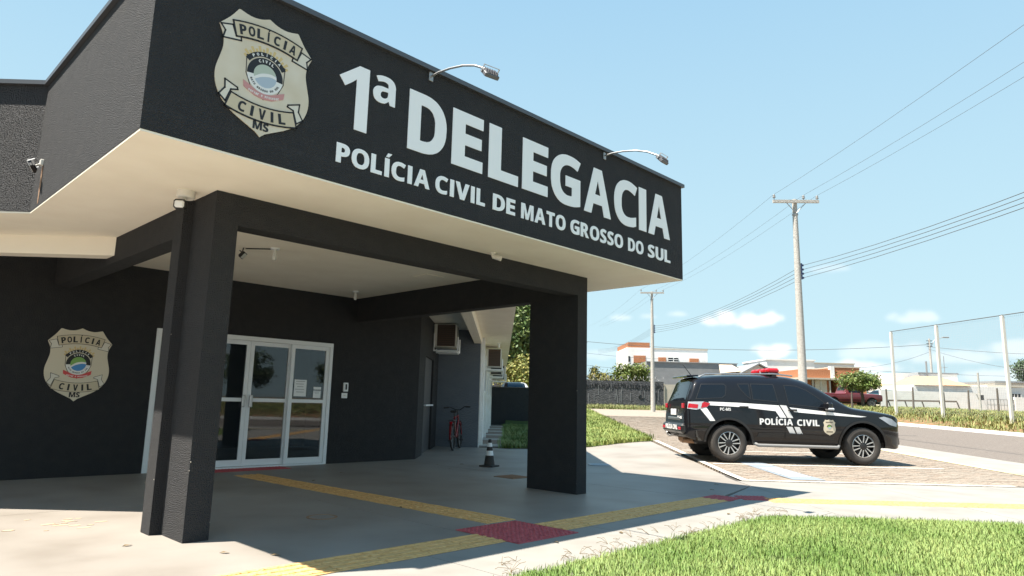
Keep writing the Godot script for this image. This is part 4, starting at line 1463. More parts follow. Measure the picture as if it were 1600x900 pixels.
func build_patrol_car() -> void:
	var c := suv_form()
	var pos := G(15.2, 6.12, 0.0)
	pos.y = terr(15.2, 6.0)
	var o := thing("patrol_car", "black and white police utility vehicle with red roof lights parked on the paved bay", "police car", pos, -PI / 4 + deg_to_rad(0.5))
	o.scale = Vector3.ONE * 0.985
	var paint := car_paint(0.008, 0.008, 0.01)
	var white := mat(0.78, 0.78, 0.78, 0.4)
	var silver := mat(0.6, 0.6, 0.6, 0.3, 0.8)
	var reflective := mat(0.62, 0.62, 0.62, 0.45)
	var b := MB.new()
	c.body(b)
	var body := part("body", b, paint, o)
	b = MB.new()
	b.cbox(Vector3(0.05, 0.55, 0), Vector3(4.2, 0.42, 1.24), 0.04)
	b.cbox(Vector3(0, 0.62, 0), Vector3(1.9, 0.44, 1.7), 0.04)
	b.cbox(Vector3(-2.07, 0.62, 0), Vector3(0.4, 0.3, 1.4), 0.05)
	b.cbox(Vector3(2.05, 0.55, 0), Vector3(0.3, 0.3, 1.3), 0.05)
	part("underbody", b, M.black_plastic, o)
	for x in c.wheels:
		for s in [1.0, -1.0]: wheel(o, Vector3(x, 0.387, 0.795 * s), 0.387, 0.265, s, silver, true)
	# glass
	var panes := [[Vector2(-1.95, 1.6), Vector2(-1.47, 1.612), Vector2(-1.42, 1.57), Vector2(-1.46, 1.38), Vector2(-1.54, 1.32), Vector2(-2.09, 1.29)],
		[Vector2(-0.93, 1.31), Vector2(-1.03, 1.4), Vector2(-1.12, 1.51), Vector2(-1.17, 1.62), Vector2(-0.93, 1.628)],
		[Vector2(-0.885, 1.306), Vector2(-0.885, 1.63), Vector2(-0.4, 1.63), Vector2(-0.35, 1.26)],
		[Vector2(-0.165, 1.62), Vector2(0.1, 1.605), Vector2(0.3, 1.525), Vector2(0.5, 1.39), Vector2(0.68, 1.25), Vector2(0.71, 1.155), Vector2(-0.13, 1.22)]]
	for q in panes:
		for s in [1.0, -1.0]:
			b = MB.new()
			c.patch(b, q, 0.003, [s])
			var g := part("side_window", b, M.car_glass, o)
			b = MB.new()
			for i in q.size():
				var a: Vector2 = q[i]; var d: Vector2 = q[(i + 1) % q.size()]
				var t := (d - a).normalized() * 0.007
				var k := Vector2(-t.y, t.x)
				c.patch(b, [a - t + k, a - t - k, d + t - k, d + t + k], 0.005, [s])
			part("window_trim", b, M.black_plastic, g)
	b = MB.new()
	c.lid(b, 0.43, 1.2, 0.62, 0.73, 0.004)
	part("windscreen", b, M.car_glass, o)
	b = MB.new()
	c.lid(b, -2.115, -2.265, 0.6, 0.66, 0.004)
	part("rear_window", b, M.car_glass, o)
	b = MB.new()
	b.cbox(Vector3(-2.08, 1.785, 0), Vector3(0.26, 0.035, 1.22), 0.014, Basis(Vector3.BACK, 0.05))
	part("spoiler", b, paint, o)
	# doors: raised panels with handles and stripes
	var doors := [[[Vector2(-0.235, 0.5), Vector2(0.84, 0.47), Vector2(0.9, 0.75), Vector2(0.88, 1.09), Vector2(-0.235, 1.19)], Vector2(-0.06, 1.1)],
		[[Vector2(-0.25, 0.5), Vector2(-0.25, 1.19), Vector2(-1.25, 1.245), Vector2(-1.25, 1.08), Vector2(-1.1, 0.98), Vector2(-0.93, 0.8), Vector2(-0.85, 0.5)], Vector2(-1.09, 1.14)]]
	for d in doors:
		for s in [1.0, -1.0]:
			b = MB.new()
			c.patch(b, d[0], 0.004, [s])
			var dr := part("door", b, paint, o)
			b = MB.new()
			var hp := c.pt(d[1].x, d[1].y, 0.02)
			b.cbox(Vector3(hp.x, hp.y, hp.z * s), Vector3(0.2, 0.034, 0.03), 0.012)
			part("handle", b, M.black_plastic, dr)
			b = MB.new()
			var lo: float = 0.53
			c.patch(b, [Vector2(-0.24, lo) if d[1].x > -0.5 else Vector2(-0.84, lo), Vector2(0.8, lo - 0.03) if d[1].x > -0.5 else Vector2(-0.255, lo), Vector2(0.78, lo + 0.05) if d[1].x > -0.5 else Vector2(-0.255, lo + 0.095), Vector2(-0.24, lo + 0.095) if d[1].x > -0.5 else Vector2(-0.8, lo + 0.09)], 0.016, [s])
			part("side_moulding", b, M.black_plastic, dr)
	var marks := [[[Vector2(-1.83, 1.235), Vector2(-1.82, 1.16), Vector2(-1.2, 1.14), Vector2(-0.42, 1.07), Vector2(-0.335, 0.94), Vector2(-0.2, 0.938), Vector2(-0.345, 1.19), Vector2(-1.2, 1.225)], white],
		[[Vector2(-0.12, 1.155), Vector2(-0.02, 1.06), Vector2(0.6, 1.02), Vector2(1.38, 0.985), Vector2(1.52, 1.0), Vector2(1.3, 1.02), Vector2(0.6, 1.09)], white],
		[[Vector2(-0.32, 1.2), Vector2(-0.18, 1.19), Vector2(-0.055, 0.935), Vector2(-0.175, 0.938)], reflective],
		[[Vector2(-0.21, 0.755), Vector2(-0.085, 0.755), Vector2(0.005, 0.566), Vector2(-0.115, 0.566)], reflective],
		[[Vector2(-0.045, 0.755), Vector2(0.065, 0.752), Vector2(0.155, 0.562), Vector2(0.035, 0.565)], reflective],
		[[Vector2(-2.03, 1.1), Vector2(-1.9, 1.14), Vector2(-1.71, 0.84), Vector2(-1.82, 0.835)], white]]
	for k in marks:
		for s in [1.0, -1.0]:
			b = MB.new()
			c.patch(b, k[0], 0.0065, [s])
			part("stripe", b, k[1], body)
	for s in [1.0, -1.0]:
		for t in [["POLÍCIA", "POLICIA", -0.772, -0.07, 0.785, 0.915], ["CIVIL", "CIVIL", 0.02, 0.495, 0.78, 0.908], ["PC-MS", "PC-MS", -1.6, -1.37, 1.055, 1.115]]:
			var a: float = t[2] if s > 0 else -t[3]
			var d: float = t[3] if s > 0 else -t[2]
			var tm := place("lettering", text_mesh(t[0], a, d, t[4], t[5], 0.002, t[1], c, s), white, body)
			if s < 0: tm.name = "lettering"
		# shield on the front door
		b = MB.new()
		var ol := []
		for q in shield_outline(): ol.push_back(Vector2(0.705, 0.76) + q * 0.345)
		c.patch(b, ol, 0.0075, [s])
		var sh := part("shield", b, M.badge_beige, body)
		b = MB.new()
		for q in [[0.0, 0.105, 0.15, 0.024], [0.0, -0.09, 0.14, 0.024]]:
			c.patch(b, [Vector2(0.705 - q[2] / 2, 0.76 + q[1] - q[3] / 2), Vector2(0.705 + q[2] / 2, 0.76 + q[1] - q[3] / 2), Vector2(0.705 + q[2] / 2, 0.76 + q[1] + q[3] / 2), Vector2(0.705 - q[2] / 2, 0.76 + q[1] + q[3] / 2)], 0.009, [s])
		part("shield_ribbon", b, M.badge_ribbon_dark, sh)
		b = MB.new()
		c.patch(b, arc_patch(0.705, 0.765, 0.04, 0.055, 0, 180, 12), 0.009, [s])
		part("shield_arch", b, M.badge_black, sh)
		b = MB.new()
		c.patch(b, arc_patch(0.705, 0.765, 0.001, 0.038, 10, 190, 12), 0.009, [s])
		part("shield_field", b, M.badge_green, sh)
		b = MB.new()
		c.patch(b, arc_patch(0.705, 0.765, 0.001, 0.038, 190, 370, 12), 0.009, [s])
		part("shield_water", b, M.badge_blue_pale, sh)
	# wheel-arch trims, steps, bumpers, lamps
	for x in c.wheels:
		for s in [1.0, -1.0]:
			b = MB.new()
			c.patch(b, arc_patch(x, 0.385, 0.484, 0.53, 2, 178, 24), 0.012, [s])
			part("arch_trim", b, M.black_plastic, o)
	for s in [1.0, -1.0]:
		b = MB.new()
		b.tube([Vector3(-0.88, 0.4, 0.86 * s), Vector3(-0.82, 0.36, 0.95 * s), Vector3(0.86, 0.35, 0.95 * s), Vector3(0.92, 0.38, 0.86 * s)], 0.035, 10)
		part("side_step", b, M.grey_plastic, o)
		b = MB.new()
		c.patch(b, [Vector2(-2.27, 1.08), Vector2(-2.1, 1.06), Vector2(-1.87, 1.12), Vector2(-1.79, 1.2), Vector2(-1.95, 1.235), Vector2(-2.25, 1.225)], 0.01, [s])
		var tl := part("tail_light", b, M.lamp_clear, o)
		b = MB.new()
		c.patch(b, [Vector2(-2.26, 1.1), Vector2(-2.07, 1.09), Vector2(-2.05, 1.17), Vector2(-2.24, 1.19)], 0.013, [s])
		c.patch(b, [Vector2(-2.0, 1.1), Vector2(-1.87, 1.125), Vector2(-1.8, 1.198), Vector2(-1.93, 1.228), Vector2(-1.97, 1.2)], 0.013, [s])
		b.cbox(Vector3(-2.325, 1.14, 0.7 * s), Vector3(0.03, 0.1, 0.14), 0.004)
		part("red_lens", b, M.lamp_red, tl)
		b = MB.new()
		c.patch(b, [Vector2(1.78, 0.985), Vector2(2.02, 0.84), Vector2(2.2, 0.8), Vector2(2.22, 0.87), Vector2(2.08, 0.965), Vector2(1.9, 1.01)], 0.008, [s])
		part("headlight", b, M.lamp_clear, o)
		b = MB.new()
		var mp := Vector3(0.66, 1.2, 1.02 * s)
		b.cbox(mp, Vector3(0.14, 0.17, 0.2), 0.035)
		b.beam(Vector3(0.7, 1.14, 0.86 * s), Vector3(0.67, 1.15, 1.0 * s), 0.07, 0.05)
		var mr := part("mirror", b, paint, o)
		b = MB.new()
		b.cbox(mp + Vector3(0.02, -0.06, 0.04 * s), Vector3(0.13, 0.045, 0.15), 0.015)
		part("indicator", b, M.lamp_clear, mr)
		b = MB.new()
		b.tube([Vector3(-1.95, 1.76, 0.62 * s), Vector3(-1.8, 1.83, 0.62 * s), Vector3(-0.3, 1.865, 0.62 * s), Vector3(0.1, 1.83, 0.62 * s)], 0.016, 8)
		part("roof_rail", b, M.steel, o)
	b = MB.new()
	b.cbox(Vector3(-2.3, 0.66, 0), Vector3(0.2, 0.22, 1.62), 0.05)
	var rb := part("rear_bumper", b, M.bumper, o)
	b = MB.new()
	mirror_box(b, Vector3(-2.4, 0.66, 0.66), Vector3(0.02, 0.06, 0.2), 0.008)
	part("reflector", b, M.lamp_red, rb)
	for t in [["POLÍCIA CIVIL", "POLICIA CIVIL", -0.5, 0.5, 0.63, 0.73, -2.403], ["PC-MS", "PC-MS", 0.28, 0.62, 0.86, 0.92, -2.334]]:
		var l := place("lettering", text_mesh(t[0], t[2], t[3], t[4], t[5], 0.003, t[1]), white, rb)
		l.rotation.y = -PI / 2
		l.position = Vector3(t[6], 0, 0)
	b = MB.new()
	b.cbox(Vector3(2.27, 0.5, 0), Vector3(0.2, 0.26, 1.36), 0.07)
	part("front_bumper", b, M.black_plastic, o)
	b = MB.new()
	b.cbox(Vector3(2.335, 0.78, 0), Vector3(0.05, 0.2, 0.95), 0.02)
	part("front_grille", b, M.black_plastic, o)
	b = MB.new()
	b.cbox(Vector3(-2.345, 1.0, 0), Vector3(0.02, 0.13, 0.42), 0.005)
	part("number_plate", b, white, o)
	b = MB.new()
	b.cbox(Vector3(-2.335, 0.86, 0), Vector3(0.03, 0.06, 1.0), 0.012)
	part("tailgate_trim", b, M.steel, o)
	b = MB.new()
	b.tube([Vector3(-2.25, 0.5, 0), Vector3(-2.46, 0.48, 0), Vector3(-2.5, 0.52, 0)], 0.022, 8)
	b.lathe([Vector2(0.0, -0.03), Vector2(0.028, -0.01), Vector2(0.028, 0.012), Vector2(0.0, 0.03)], 10, Transform3D(Basis(), Vector3(-2.5, 0.55, 0)), true)
	part("tow_hitch", b, M.steel, o)
	b = MB.new()
	b.tube([Vector3(-2.0, 0.4, 0.42), Vector3(-2.28, 0.4, 0.45)], 0.05, 12)
	b.cbox(Vector3(-1.95, 0.42, 0.1), Vector3(0.5, 0.16, 0.7), 0.05)
	part("exhaust", b, M.rust, o)
	# roof light bar across the roof, antenna
	b = MB.new()
	b.cbox(Vector3(-0.26, 1.872, 0), Vector3(0.24, 0.05, 1.06), 0.015)
	mirror_box(b, Vector3(-0.26, 1.85, 0.5), Vector3(0.1, 0.09, 0.06), 0.01)
	var lb := part("light_bar", b, M.black_plastic, o)
	for z in [-0.4, -0.16, 0.16, 0.4]:
		b = MB.new()
		b.cbox(Vector3(-0.26, 1.945, z), Vector3(0.26, 0.11, 0.225), 0.035)
		part("red_dome", b, M.lamp_red, lb)
	b = MB.new()
	b.cbox(Vector3(-0.26, 1.93, 0), Vector3(0.2, 0.07, 0.08), 0.01)
	part("clear_lens", b, M.lamp_clear, lb)
	b = MB.new()
	b.tube([Vector3(-1.9, 1.77, 0), Vector3(-2.12, 2.06, 0)], [0.012, 0.005], 6)
	part("antenna", b, M.black_plastic, o)

func plain_car(called: String, label: String, pos: Vector3, turn: float, paint: Material, kind: String, group := "") -> Node3D:
	var c := CarForm.new()
	var o := thing(called, label, "pickup truck" if kind == "pickup" else "car", pos, turn, group)
	c.wheels = [-1.3, 1.3]
	c.arch = 0.37
	c.wy = 0.31
	c.belt = [Vector2(-2.1, 0.95), Vector2(2.1, 0.85)]
	c.wid = [Vector2(-2.1, 0.68), Vector2(-1.9, 0.8), Vector2(-1.0, 0.85), Vector2(1.2, 0.85), Vector2(1.8, 0.78), Vector2(2.1, 0.6)]
	c.low = [Vector2(-2.1, 0.38), Vector2(-1.6, 0.28), Vector2(1.6, 0.26), Vector2(2.1, 0.36)]
	c.top = [Vector2(-2.1, 0.86), Vector2(-2.0, 0.99), Vector2(-1.6, 1.06), Vector2(-1.0, 1.36), Vector2(-0.4, 1.46), Vector2(0.1, 1.45), Vector2(0.45, 1.32), Vector2(0.95, 1.0), Vector2(1.6, 0.9), Vector2(2.0, 0.78), Vector2(2.1, 0.62)]
	var sidew := [[Vector2(-1.1, 1.0), Vector2(-0.85, 1.32), Vector2(-0.3, 1.37), Vector2(-0.28, 0.97)], [Vector2(-0.22, 0.97), Vector2(-0.24, 1.37), Vector2(0.1, 1.35), Vector2(0.62, 1.02), Vector2(0.62, 0.95)]]
	var ws := [0.22, 0.92]
	var rw := [-0.98, -1.5]
	if kind == "pickup":
		c.wheels = [-1.5, 1.5]
		c.arch = 0.42
		c.wy = 0.36
		c.belt = [Vector2(-2.5, 1.05), Vector2(2.4, 1.0)]
		c.wid = [Vector2(-2.5, 0.8), Vector2(-2.3, 0.86), Vector2(1.8, 0.86), Vector2(2.4, 0.76)]
		c.low = [Vector2(-2.5, 0.5), Vector2(-1.9, 0.42), Vector2(1.9, 0.42), Vector2(2.4, 0.5)]
		c.top = [Vector2(-2.5, 1.06), Vector2(-2.4, 1.1), Vector2(-0.62, 1.1), Vector2(-0.54, 1.3), Vector2(-0.42, 1.66), Vector2(-0.1, 1.72), Vector2(0.3, 1.7), Vector2(0.52, 1.58), Vector2(0.92, 1.14), Vector2(1.6, 1.08), Vector2(2.3, 1.02), Vector2(2.4, 0.92)]
		sidew = [[Vector2(-0.3, 1.12), Vector2(-0.28, 1.56), Vector2(0.3, 1.56), Vector2(0.62, 1.18), Vector2(0.62, 1.12)]]
		ws = [0.42, 0.86]
		rw = [-0.45, -0.54]
	var b := MB.new()
	c.body(b)
	part("body", b, paint, o)
	b = MB.new()
	b.cbox(Vector3(0, 0.5, 0), Vector3(3.6, 0.36, 1.1), 0.03)
	part("underbody", b, M.black_plastic, o)
	for q in sidew:
		for s in [1.0, -1.0]:
			b = MB.new()
			c.patch(b, q, 0.004, [s])
			part("side_window", b, M.car_glass, o)
	b = MB.new()
	c.lid(b, ws[0], ws[1], 0.55, 0.64, 0.005)
	part("windscreen", b, M.car_glass, o)
	b = MB.new()
	c.lid(b, rw[0], rw[1], 0.52, 0.58, 0.005)
	part("rear_window", b, M.car_glass, o)
	for x in c.wheels:
		for s in [1.0, -1.0]: wheel(o, Vector3(x, c.wy, 0.74 * s), c.wy, 0.2, s, M.galv, false)
	for s in [1.0, -1.0]:
		b = MB.new()
		b.cbox(Vector3(c.top[-1].x - 0.06, 0.72 if kind != "pickup" else 0.85, 0.52 * s), Vector3(0.08, 0.12, 0.24), 0.02)
		part("headlight", b, M.lamp_clear, o)
		b = MB.new()
		b.cbox(Vector3(c.top[0].x + 0.03, 0.82, 0.6 * s), Vector3(0.08, 0.14, 0.16), 0.02)
		part("tail_light", b, M.lamp_red, o)
		b = MB.new()
		b.cbox(Vector3(0.55, 1.02 if kind != "pickup" else 1.2, 0.93 * s), Vector3(0.1, 0.12, 0.16), 0.03)
		part("mirror", b, M.black_plastic, o)
	return o

# ---------------------------------------------------------------- street: poles, wires, fences, cars
const BU := Vector3(S, 0, -S)
const BV := Vector3(S, 0, S)

func block(b: MB, u0: float, u1: float, v0: float, v1: float, y0: float, y1: float) -> void:
	b.box(W((u0 + u1) / 2, (v0 + v1) / 2, (y0 + y1) / 2), Vector3(absf(u1 - u0), y1 - y0, absf(v1 - v0)), Basis(BU, Vector3.UP, BV))

func sag(a: Vector3, d: Vector3, drop: float, n := 10) -> Array:
	var o := []
	for k in n + 1:
		var t := float(k) / n
		o.push_back(a.lerp(d, t) + Vector3.DOWN * drop * 4 * t * (1 - t))
	return o

func wire(label: String, pts: Array, r: float, group := "") -> void:
	var o := thing("overhead_wire", label, "wire", pts[0], 0.0, group)
	var b := MB.new()
	var q := []
	for p in pts: q.push_back(p - pts[0])
	b.tube(q, r, 5)
	part("strand", b, M.wire, o)

func big_pole(u: float, v: float, label: String) -> void:
	var o := thing("utility_pole", label, "utility pole", G(u, v), 0.0, "utility poles along the street")
	var b := MB.new()
	b.tube([Vector3(0, -0.2, 0), Vector3(0, 4, 0), Vector3(0, 8.85, 0)], [0.17, 0.135, 0.085], 16)
	part("pole", b, M.concrete_pole, o)
	b = MB.new()
	b.beam(BV * -0.88 + Vector3(0, 8.72, 0) - BU * 0.12, BV * 0.88 + Vector3(0, 8.76, 0) - BU * 0.12, 0.09, 0.11)
	part("crossarm", b, M.concrete_pole, o)
	b = MB.new()
	for s in [-1.0, 1.0]:
		b.tube([BV * 0.37 * s + Vector3(0, 8.68, 0) - BU * 0.13, Vector3(0, 8.28, 0) - BU * 0.11], 0.014, 6)
	b.lathe([Vector2(0.115, 8.23), Vector2(0.115, 8.28)], 14)
	part("brace", b, M.galv, o)
	for x in [-0.83, 0.3, 0.82]:
		b = MB.new()
		b.lathe([Vector2(0.015, 0.0), Vector2(0.015, 0.06), Vector2(0.06, 0.07), Vector2(0.055, 0.1), Vector2(0.035, 0.12), Vector2(0.05, 0.14), Vector2(0.03, 0.19), Vector2(0.0, 0.2)], 12, Transform3D(Basis(), BV * x + Vector3(0, 8.8, 0) - BU * 0.12))
		part("insulator", b, M.grey_plastic, o)
	b = MB.new()
	b.box(BV * 0.15 + Vector3(0, 6.05, 0), Vector3(0.03, 0.62, 0.05), Basis(BU, Vector3.UP, BV))
	for k in 4:
		b.lathe([Vector2(0.03, -0.035), Vector2(0.042, 0.0), Vector2(0.03, 0.035)], 10, Transform3D(Basis(), BV * 0.2 + Vector3(0, 5.8 + k * 0.16, 0)))
	part("wire_rack", b, M.rack_blue, o)

func build_street() -> void:
	M.rack_blue = mat(0.06, 0.09, 0.2, 0.5)
	big_pole(25.0, 11.05, "tall concrete utility pole with crossarm rising behind the patrol car roof")
	big_pole(50.0, 11.05, "concrete utility pole with crossarm behind the end of the old dark wall")
	big_pole(0.0, 11.05, "concrete utility pole with crossarm at the kerb beside the front lawn")
	for k in 4:
		var pts := []
		for s in [[0.0, 25.0], [25.0, 50.0], [50.0, 80.0]]:
			var a := G(s[0], 11.25, 5.8 + k * 0.16)
			var d := G(s[1], 11.25, 5.8 + k * 0.16)
			pts.append_array(sag(a, d, 0.35 + 0.05 * k))
		wire("low slack wire strung on the pole racks along the street", pts, 0.0085, "low voltage wires")
	for x in [-0.83, 0.3, 0.82]:
		var pts := []
		for s in [[0.0, 25.0], [25.0, 50.0], [50.0, 80.0]]:
			pts.append_array(sag(G(s[0], 11.05 + x, 9.0), G(s[1], 11.05 + x, 9.0), 0.3))
		wire("thin high wire strung on the crossarm insulators", pts, 0.0045, "high voltage wires")
	wire("long dark cable crossing above the far houses", sag(W(70, 4.0, 8.0), W(62, 39.2, 7.4), 0.9, 16), 0.022)
	wire("dark cable from the lamp pole towards the right-hand houses", sag(W(62, 39.2, 7.2), W(48, 52, 6.0), 0.5, 12), 0.018)
	wire("lower cable from the lamp pole to the meter post", sag(W(62, 39.2, 7.0), W(45, 36.5, 4.0), 0.3, 12), 0.014)
	wire("service cable from the lamp pole to the brick building", sag(W(62, 39.2, 6.7), W(60, 30.0, 4.9), 0.4, 12), 0.014)
	wire("flat cable stretched low behind the sports fence", sag(W(64, 30.0, 5.2), W(64, 60.0, 5.0), 0.3, 12), 0.014)
	for k in 3:
		wire("faint distant wire left of the second pole", sag(W(72, 6.0, 6.9 - k * 1.3), W(74, 17.0, 6.3 - k * 1.3), 0.15), 0.014, "faint distant wires")

	# sports-ground fence: tall posts, top cable, wire mesh
	var fu := [25.5, 32.0, 37.0, 41.4]
	for k in fu.size():
		var o := thing("fence_post", ["tall white concrete fence post beside the leafy bush", "tall white concrete fence post in front of the white house gate", "tall white concrete fence post in front of the orange-roofed house", "tall white concrete end post of the sports fence"][k], "fence post", G(fu[k], 23.9), 0.0, "tall posts of the sports fence")
		var b := MB.new()
		b.cbox(Vector3(0, 2.5, 0), Vector3(0.145, 5.1, 0.145), 0.015, Basis(Vector3.UP, PI / 4))
		part("shaft", b, M.post_white, o)
		b = MB.new()
		b.tube([Vector3(0, 5.05, 0), Vector3(0, 5.12, 0)], 0.03, 8)
		part("cap", b, M.galv, o)
	wire("top cable of the sports fence", [G(41.4, 23.9, 5.08), G(37.0, 23.9, 5.08), G(32.0, 23.9, 5.08), G(25.5, 23.9, 5.08)], 0.022)
	var net := thing("wire_mesh", "fine wire mesh hung between the tall posts of the sports fence", "wire mesh", G(33, 23.95))
	var b := MB.new()
	var u := 25.5
	while u < 41.4:
		b.beam(G(u, 23.95, 0.05), G(u, 23.95, 5.04), 0.003, 0.003, BU)
		u += 0.12
	for k in 42:
		b.beam(G(25.5, 23.952, 0.05 + k * 0.12), G(41.4, 23.952, 0.05 + k * 0.12), 0.003, 0.003)
	wpart("mesh", b, M.mesh_wire, net).set_meta("kind", "stuff")

	# low dark wall that closes the yard, cars in the lot behind it
	var o := thing("yard_wall", "low black wall closing the yard beyond the strip of grass", "wall", W(35.8, 1.5))
	b = MB.new()
	block(b, 35.7, 35.9, -0.54, 3.7, -0.1, 1.95)
	wpart("wall", b, M.stucco, o)
	b = MB.new()
	block(b, 35.66, 35.94, -0.54, 3.74, 1.95, 1.99)
	wpart("coping", b, M.coping, o)
	plain_car("parked_car", "white car parked behind the low black yard wall", W(39.2, 0.75, 0.88), -PI * 0.75, car_paint(0.6, 0.61, 0.62), "car", "cars behind the yard wall")
	plain_car("parked_car", "red car parked behind the low black yard wall", W(40.0, 2.65, 0.88), -PI * 0.75, car_paint(0.42, 0.06, 0.07), "car", "cars behind the yard wall")

	# old dark wall with razor wire and scrawls
	o = thing("old_wall", "weathered dark wall with scrawled graffiti and razor wire on top", "wall", W(58, 6))
	b = MB.new()
	block(b, 58, 58.2, -6, 13.75, 0.3, 3.25)
	wpart("wall", b, M.old_wall, o)
	var q := RandomNumberGenerator.new()
	q.seed = 12
	var ink := MB.new()
	var drip := MB.new()
	for k in 34:
		var v := 7.0 + k * 0.2 + q.randf_range(-0.05, 0.05)
		var y := 2.95 + q.randf_range(-0.12, 0.1)
		var pts := []
		for t in 9:
			var a := PI + PI * t / 8.0
			pts.push_back(W(57.99, v + 0.13 * cos(a) * q.randf_range(0.8, 1.2), y + 0.3 * sin(a) * q.randf_range(0.7, 1.3)))
		ink.tube(pts, 0.022, 4)
		if k % 2:
			var dv := 7.0 + q.randf() * 6.5
			var dy := q.randf_range(2.0, 3.2)
			drip.beam(W(57.992, dv, dy), W(57.992, dv, dy - q.randf_range(0.3, 1.0)), 0.03, 0.03, BU)
	ink.tube([W(57.99, 12.6, 1.3), W(57.99, 12.65, 2.2), W(57.99, 13.1, 2.3), W(57.99, 13.0, 1.4)], 0.03, 4)
	ink.tube([W(57.99, 11.8, 2.2), W(57.99, 11.6, 1.9), W(57.99, 12.0, 1.8), W(57.99, 12.0, 2.4)], 0.03, 4)
	wpart("graffiti", ink, M.black_plastic, o)
	wpart("paint_drip", drip, M.render_grey, o)
	o = thing("razor_wire", "coil of razor wire on top of the old dark wall", "razor wire", W(58.1, 6, 3.25))
	b = MB.new()
	var pts := []
	var n := 620
	for k in n:
		var a := TAU * k / 10.3
		pts.push_back(W(58.1 + 0.22 * sin(a), lerpf(-4.0, 13.6, float(k) / n) + 0.12 * cos(a * 0.5) + 0.1 * sin(k * 0.37), 3.5 + 0.25 * cos(a) * (0.8 + 0.2 * sin(k * 0.11))))
	b.tube(pts, 0.011, 4)
	wpart("coil", b, M.galv, o)

# ---------------------------------------------------------------- trees and houses behind
func tree(called: String, label: String, at: Vector3, crown_at: Vector3, crown: Vector3, clumps: int, per: int, leaf: float, tone: Color, sd: int, category := "tree", group := "", trunk_r := 0.14) -> void:
	var o := thing(called, label, category, at, 0.0, group)
	var q := RandomNumberGenerator.new()
	q.seed = sd
	var b := MB.new()
	b.coloured = true
	var wood := MB.new()
	wood.tube([Vector3(0, -0.2, 0), Vector3(0.05, crown_at.y * 0.4, 0.03), crown_at * Vector3(0.6, 0.75, 0.6)], [trunk_r, trunk_r * 0.8, trunk_r * 0.5], 9)
	for k in clumps:
		var d := Vector3(q.randfn(), q.randfn() * 0.9, q.randfn()).normalized()
		var rad := pow(q.randf(), 0.45)
		var c := crown_at + d * crown * rad * 0.86
		if k % 4 == 0:
			wood.tube([crown_at * Vector3(0.5, 0.62, 0.5), crown_at * Vector3(0.5, 0.7, 0.5) + (c - crown_at * Vector3(0.5, 0.7, 0.5)) * 0.5 + Vector3(0, -0.1, 0), c], [trunk_r * 0.45, trunk_r * 0.28, trunk_r * 0.1], 5)
		var cr := crown * q.randf_range(0.2, 0.36)
		var ct := tone * q.randf_range(0.75, 1.25)
		for i in per:
			var e := Vector3(q.randfn(), q.randfn(), q.randfn()) * 0.5
			var p := c + e * cr
			var nrm := (d * 0.6 + Vector3(q.randfn(), q.randfn() + 0.5, q.randfn())).normalized()
			var t := nrm.cross(Vector3(q.randfn(), q.randfn(), q.randfn())).normalized()
			var s := nrm.cross(t)
			var l := leaf * q.randf_range(0.6, 1.3)
			var kk := q.randf_range(0.7, 1.35)
			b.col = Color(ct.r * kk * q.randf_range(0.85, 1.25), ct.g * kk, ct.b * kk)
			var a0 := p - t * l; var a1 := p + s * l * 0.5 + nrm * l * 0.12; var a2 := p + t * l; var a3 := p - s * l * 0.5 + nrm * l * 0.12
			b.tri3(a0, a2, a1, nrm, nrm, nrm)
			b.tri3(a0, a3, a2, nrm, nrm, nrm)
	part("trunk", wood, M.bark, o)
	part("crown", b, M.leaf, o)

func house(called: String, label: String, at: Vector3, category := "house") -> Node3D:
	return thing(called, label, category, at)

func hblock(o: Node3D, nm: String, m: Material, u0: float, u1: float, v0: float, v1: float, y0: float, y1: float) -> MeshInstance3D:
	var b := MB.new()
	block(b, u0, u1, v0, v1, y0, y1)
	return wpart(nm, b, m, o)

func gable(o: Node3D, nm: String, m: Material, u0: float, u1: float, v0: float, v1: float, y0: float, y1: float, thick := 0.14) -> void:  # ridge along u
	var b := MB.new()
	var vm := (v0 + v1) / 2
	var k := [Vector2(v0, y0), Vector2(vm, y1), Vector2(v1, y0), Vector2(v1, y0 - thick), Vector2(vm, y1 - thick), Vector2(v0, y0 - thick)]
	b.prism(PackedVector2Array(k), 0, u1 - u0, Transform3D(Basis(BV, Vector3.UP, -BU), W(u1, 0, 0)))
	wpart(nm, b, m, o)

